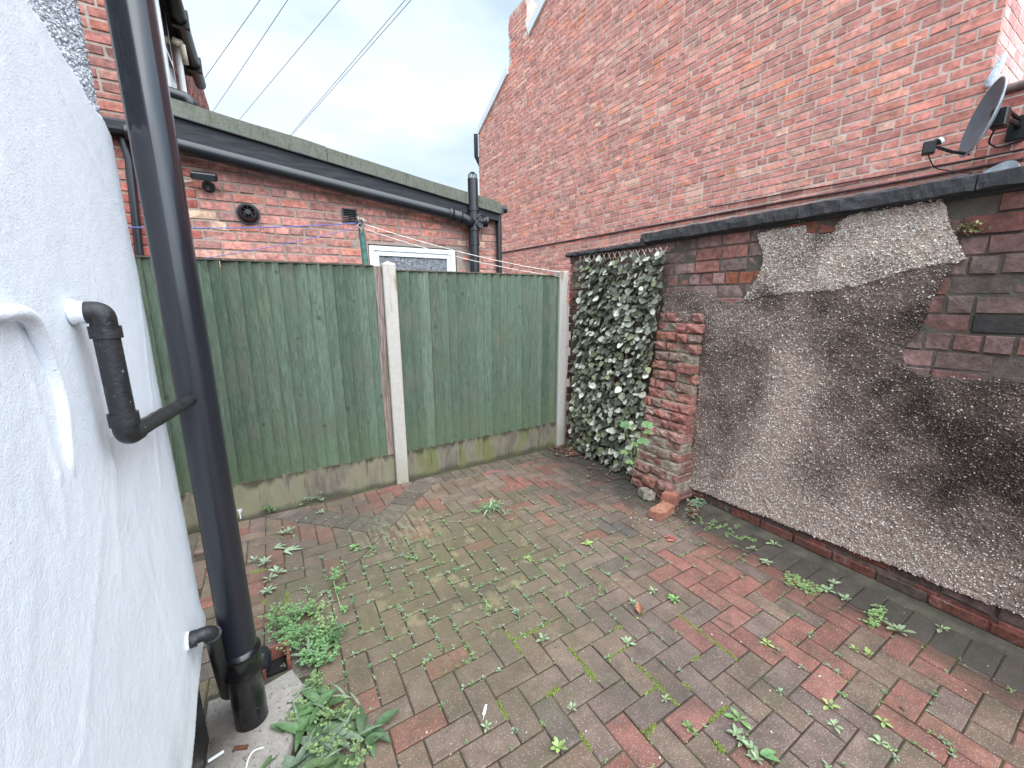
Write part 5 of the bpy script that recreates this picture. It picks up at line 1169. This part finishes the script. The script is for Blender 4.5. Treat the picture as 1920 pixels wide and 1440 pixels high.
for a,b,wd in MS:
    A,B=G(*a),G(*b); vert=abs(B.y-A.y)>abs(B.x-A.x); mid=(A+B)/2; best=None
    for sh in (0,1,-1,2,-2):
        if vert: i=round((mid.x-x0_)/p_)+sh; ok=edge_v(i,mid.y)
        else: i=round((mid.y-y0_)/p_)+sh; ok=edge_h(i,mid.x)
        if ok: best=i; break
    if best is not None:
        if vert: A.x=B.x=x0_+best*p_
        else: A.y=B.y=y0_+best*p_
    dl=(B-A).length; n=int(dl/.002*5.0)+60
    # joint strips lie along the block grid: snap each strip to the nearer axis
    for k in range(n):
        f_=random.random(); q=A.lerp(B,f_)+Vector((random.gauss(0,1),random.gauss(0,1),0))*(wd*.00115*abs(math.sin(math.pi*min(1,max(0,f_))+.15))**.5 if 0<=f_<=1 else 0)
        if not (edge_v(round((q.x-x0_)/p_),q.y) if vert else edge_h(round((q.y-y0_)/p_),q.x)): continue
        s=random.uniform(.002,.0045); h=random.uniform(.002,.006); z=-.004
        mb.add([q+Vector((s*math.cos(t_),s*math.sin(t_),z)) for t_ in (0,1.57,3.14,4.71)]+[q+Vector((s*.6*math.cos(t_+.4),s*.6*math.sin(t_+.4),z+h*.7)) for t_ in (0,1.57,3.14,4.71)]+[q+Vector((0,0,z+h))],[(0,1,5,4),(1,2,6,5),(2,3,7,6),(3,0,4,7),(4,5,8),(5,6,8),(6,7,8),(7,4,8)],clampc(random.choice(MG)*random.uniform(.7,1.2)))
t=NT('moss'); c=t.mix(1.0,t.vcol(),t.rng(t.noise(300,3),.3,.7,.7,1.3),'MULTIPLY'); o=mb.build('moss',t.fin(c,.95,t.bump(t.noise(500,3),.8,.002),.1)); o['kind']='stuff'; o['label']='bright green moss filling joints between the paving blocks'; o['category']='moss'
# fallen leaves
def curled(mb,p,L,Wd,col,curl=1.2,ang=0,lift=.5):
    n=7; vs=[]; fs=[]; u_=Vector((math.cos(ang),math.sin(ang),0)); v_=Vector((-math.sin(ang),math.cos(ang),0))
    for i in range(n+1):
        f_=i/n; w_=Wd*(math.sin(math.pi*(f_*.9+.06)))**.7*.5
        for j in (-1,-.5,0,.5,1): vs.append(p+u_*(L*(f_-.5))+v_*(w_*j*math.cos(curl*abs(j)*.6))+Vector((0,0,.003+abs(j)**1.5*w_*math.sin(curl*.8)+lift*L*(f_-.5)**2)))
    for i in range(n):
        for j in range(4): k=i*5+j; fs.append((k,k+5,k+6,k+1))
    mb.add(vs,fs,clampc(np.array(col)*random.uniform(.8,1.2)))
M_DRY=simple('dry_leaf',None,.7,60,.3,90,.002,.5,.3,vc=True)
mb=MB(); curled(mb,G(1197,1148),.075,.06,S(170,110,78),1.5,.8,1.2); q=G(1207,1158); mb.tube([G(1200,1150)+Vector((0,0,.01)),q+Vector((0,0,.003))],.0012,5,clampc(S(130,90,60))); tag(mb.build('fallen_leaf',M_DRY,None,True),'curled triangular brown leaf lying alone in the middle of the paving','fallen leaf')
mb=MB()
for (x,y,a) in ((1252,1008,.3),(1262,1012,1.4),(1257,1016,2.6)): curled(mb,G(x,y),.055,.026,S(190,96,74),1.3,a,.8)
tag(mb.build('fallen_leaf',M_DRY,None,True),'crumpled orange-red leaf cluster near the broken pier','fallen leaf')
mb=MB(); curled(mb,G(1489,1093),.05,.02,S(176,106,66),1.3,.9,.6); tag(mb.build('fallen_leaf',M_DRY,None,True),'orange-brown leaf caught in the lime green creeping patch','fallen leaf')
mb=MB(); curled(mb,G(955,1310) ,.0,.0,S(1,1,1)) if False else None
p=G(910,1338); mb.tube([p+Vector((-.02,-.02,.004)),p+Vector((.016,.024,.008))],.0008,4,(.8,.8,.8))
for k in range(16):
    f_=k/15; o_=p+Vector((-.012+.028*f_,-.01+.034*f_,.006)); 
    for s_ in (-1,1): leafgeo(mb,o_,(.5*s_+.45,-.3*s_+.75,.1),(0,0,1),.013*(1-.4*f_),.003,(.75,.76,.78),.1,2,.1)
tag(mb.build('feather',M_DRY),'small white feather on the paving in the lower foreground','feather')
for (pts,lab) in (([(1450,1223),(1460,1232),(1478,1232)],'thin reddish twig beside the lime green rosette in the red paving'),([(1345,1160),(1362,1168),(1380,1180)],'dark twig lying across a joint left of the red pavers'),([(948,1180),(940,1172),(946,1165)],'short dark curled twig near the mossy central joint'),([(1885,1200),(1905,1215),(1915,1222)],'pale dry stem on the mortar kerb at the far right')):
    mb=MB(); mb.tube(fillet([G(*q)+Vector((0,0,.006+.004*i)) for i,q in enumerate(pts)],.02),.0022,6,clampc(S(140,96,80))); tag(mb.build('twig',M_DRY,None,True),lab,'twig')
mb=MB()
for k in range(330):
    if k<230: x,y=random.gauss(1078,16),random.gauss(846,7)
    elif k<280: x,y=random.uniform(1100,1185),random.uniform(865,905)
    else: x,y=random.uniform(1290,1310),random.gauss(962,5)
    p=G(x,y)
    if p.x>2.9 or p.y>3.49: p=Vector((random.uniform(2.55,2.88),random.uniform(3.3,3.48),0))
    curled(mb,p+Vector((0,0,random.uniform(0,.015))),random.uniform(.025,.06),random.uniform(.012,.03),random.choice([S(112,76,60),S(150,96,78),S(84,66,54),S(132,104,88)]),1.2,random.uniform(0,6.3),random.uniform(.2,1))
o=mb.build('leaf_litter',M_DRY,None,True); o['kind']='stuff'; o['label']='dead leaves heaped in the corner below the ivy screen'; o['category']='leaf litter'
# grit, chips and crumbs scattered on the paving
mb=MB()
for k in range(420):
    if k<150: x,y=random.uniform(1180,1300),random.gauss(975,14)
    elif k<300: x,y=random.uniform(520,1900),random.uniform(900,1430)
    else: x,y=random.uniform(780,1250),random.uniform(850,1000)
    p=G(x,y)
    if p.x>2.84 or p.y>3.5 or p.x<0: continue
    s=random.uniform(.0015,.0045); 
    if k%29==0: s=.009
    mb.box(-s,s,-s*.7,s*.7,-s*.5,s*.5,clampc(random.choice([S(214,206,196),S(150,100,80),S(176,166,150),S(90,74,60),S(196,176,150)])),M=Matrix.Translation(p+Vector((0,0,s*.4)))@Matrix.Rotation(random.uniform(0,3),4,'Z')@Matrix.Rotation(random.uniform(-.4,.4),4,'X'),ch=s*.25)
o=mb.build('grit',M_DRY); o['kind']='stuff'; o['label']='grit and chips scattered over the paving'; o['category']='grit'
# ================================================================ IVY SCREEN
iv=thing('ivy_screen','artificial ivy leaf screen on a wooden trellis fixed over the wall between fence and pier','ivy screen')
TL=P(1088,486,0,2.90); TR=P(1246,474,0,2.885); BR=P(1188,898,2,.01); BL=P(1072,838,2,.03); BL=Vector((min(BL.x,2.88),BL.y,BL.z)); BR=Vector((BR.x+.02,BR.y,BR.z))
def sc_(u,v): return TL.lerp(TR,u).lerp(BL.lerp(BR,u),1-v) if False else (BL.lerp(BR,u)).lerp(TL.lerp(TR,u),v)
nrm=(TR-TL).cross(TL-BL).normalized()
if nrm.x>0: nrm=-nrm
mb=MB()
Wd_=1.1; Ht=2.1; sp_n=9
for s_ in (-1,1):
    for k in range(-18,28):
        # diagonal slats
        u0=k*.095; pts=[]
        for i in range(41):
            v=i/40; u=u0+s_*v*1.25*.9+(0 if s_>0 else 0)
            if 0<=u<=1: pts.append(sc_(u,v*1.0)+nrm*(-.004 if s_>0 else -.012))
        if len(pts)>2:
            top=pts[-1] if pts[-1].z>pts[0].z else pts[0]
            mb.tube(pts,.0045,4,clampc(S(150,134,116)*random.uniform(.6,1)),caps=True)
    for k in range(16):
        u=k/15+.02*s_; q=sc_(min(1,u),1); mb.tube([q-Vector((0,0,.02)),q+Vector((0,.045*s_,.045))],.0045,4,clampc(S(186,170,150)))
mb.build('trellis',simple('trellis_wood',None,.85,60,.3,100,.001,.4,.2,vc=True),iv)
t=NT('ivy_leaf'); c=t.vcol(); c=t.mix(1.0,c,t.rng(t.noise(70,3),.3,.7,.75,1.2),'MULTIPLY'); M_IVY=t.fin(c,.5,t.bump(t.noise(90,2),.4,.002),.4)
mb=MB(); IV=wpal([(S(106,108,86),4),(S(74,76,60),5),(S(132,134,108),3),(S(172,172,148),2),(S(208,206,184),2),(S(98,106,66),1),(S(142,146,98),1)])
for k in range(1900):
    u=random.uniform(-.01,1.01); v=random.uniform(0,1)**.97
    q=sc_(u,v)+nrm*random.uniform(-.012,.05)+Vector((0,0,random.gauss(0,.01)))
    if v>.985 and random.random()<.5: continue
    L=random.uniform(.046,.080); a=random.gauss(0,1.1); til=random.gauss(-.1,.6)
    sx=Vector((nrm.y,-nrm.x,0)).normalized()
    up_=(nrm*math.cos(til)+Vector((0,0,1))*(.55+math.sin(til)*.4)+sx*random.gauss(0,.35)).normalized()
    dd_=(Vector((0,0,-1))*math.cos(a)+sx*math.sin(a)); dd_=(dd_-up_*dd_.dot(up_)).normalized()
    n=9; sl=up_.cross(dd_); col=random.choice(IV); 
    w_=L*.82; cup=random.uniform(-.12,.22)
    shp=[(0,.0),(.12,.42),(.38,.52),(.62,.40),(.84,.24),(1.0,0)]
    cen=[q+dd_*(L*(f_-.35))+up_*(L*(cup*.3-(f_-.5)**2*cup)) for f_,ww in shp]
    vs=[];fs=[]
    for (f_,ww),c0 in zip(shp,cen): 
        vs+=[c0-sl*(w_*ww)+up_*(cup*L*ww*.9),c0,c0+sl*(w_*ww)+up_*(cup*L*ww*.9)]
    for i in range(5): kk=i*3; fs+=[(kk,kk+1,kk+4,kk+3),(kk+1,kk+2,kk+5,kk+4)]
    mb.add(vs,fs,clampc(col*random.uniform(.7,1.2)*(.92)))
mb.build('leaves',M_IVY,iv,True,60)
for o in list(bpy.data.objects):
    if o.type=='MESH' and not o.parent and not o.get('kind') and not o.get('label'): print('UNTAGGED',o.name)
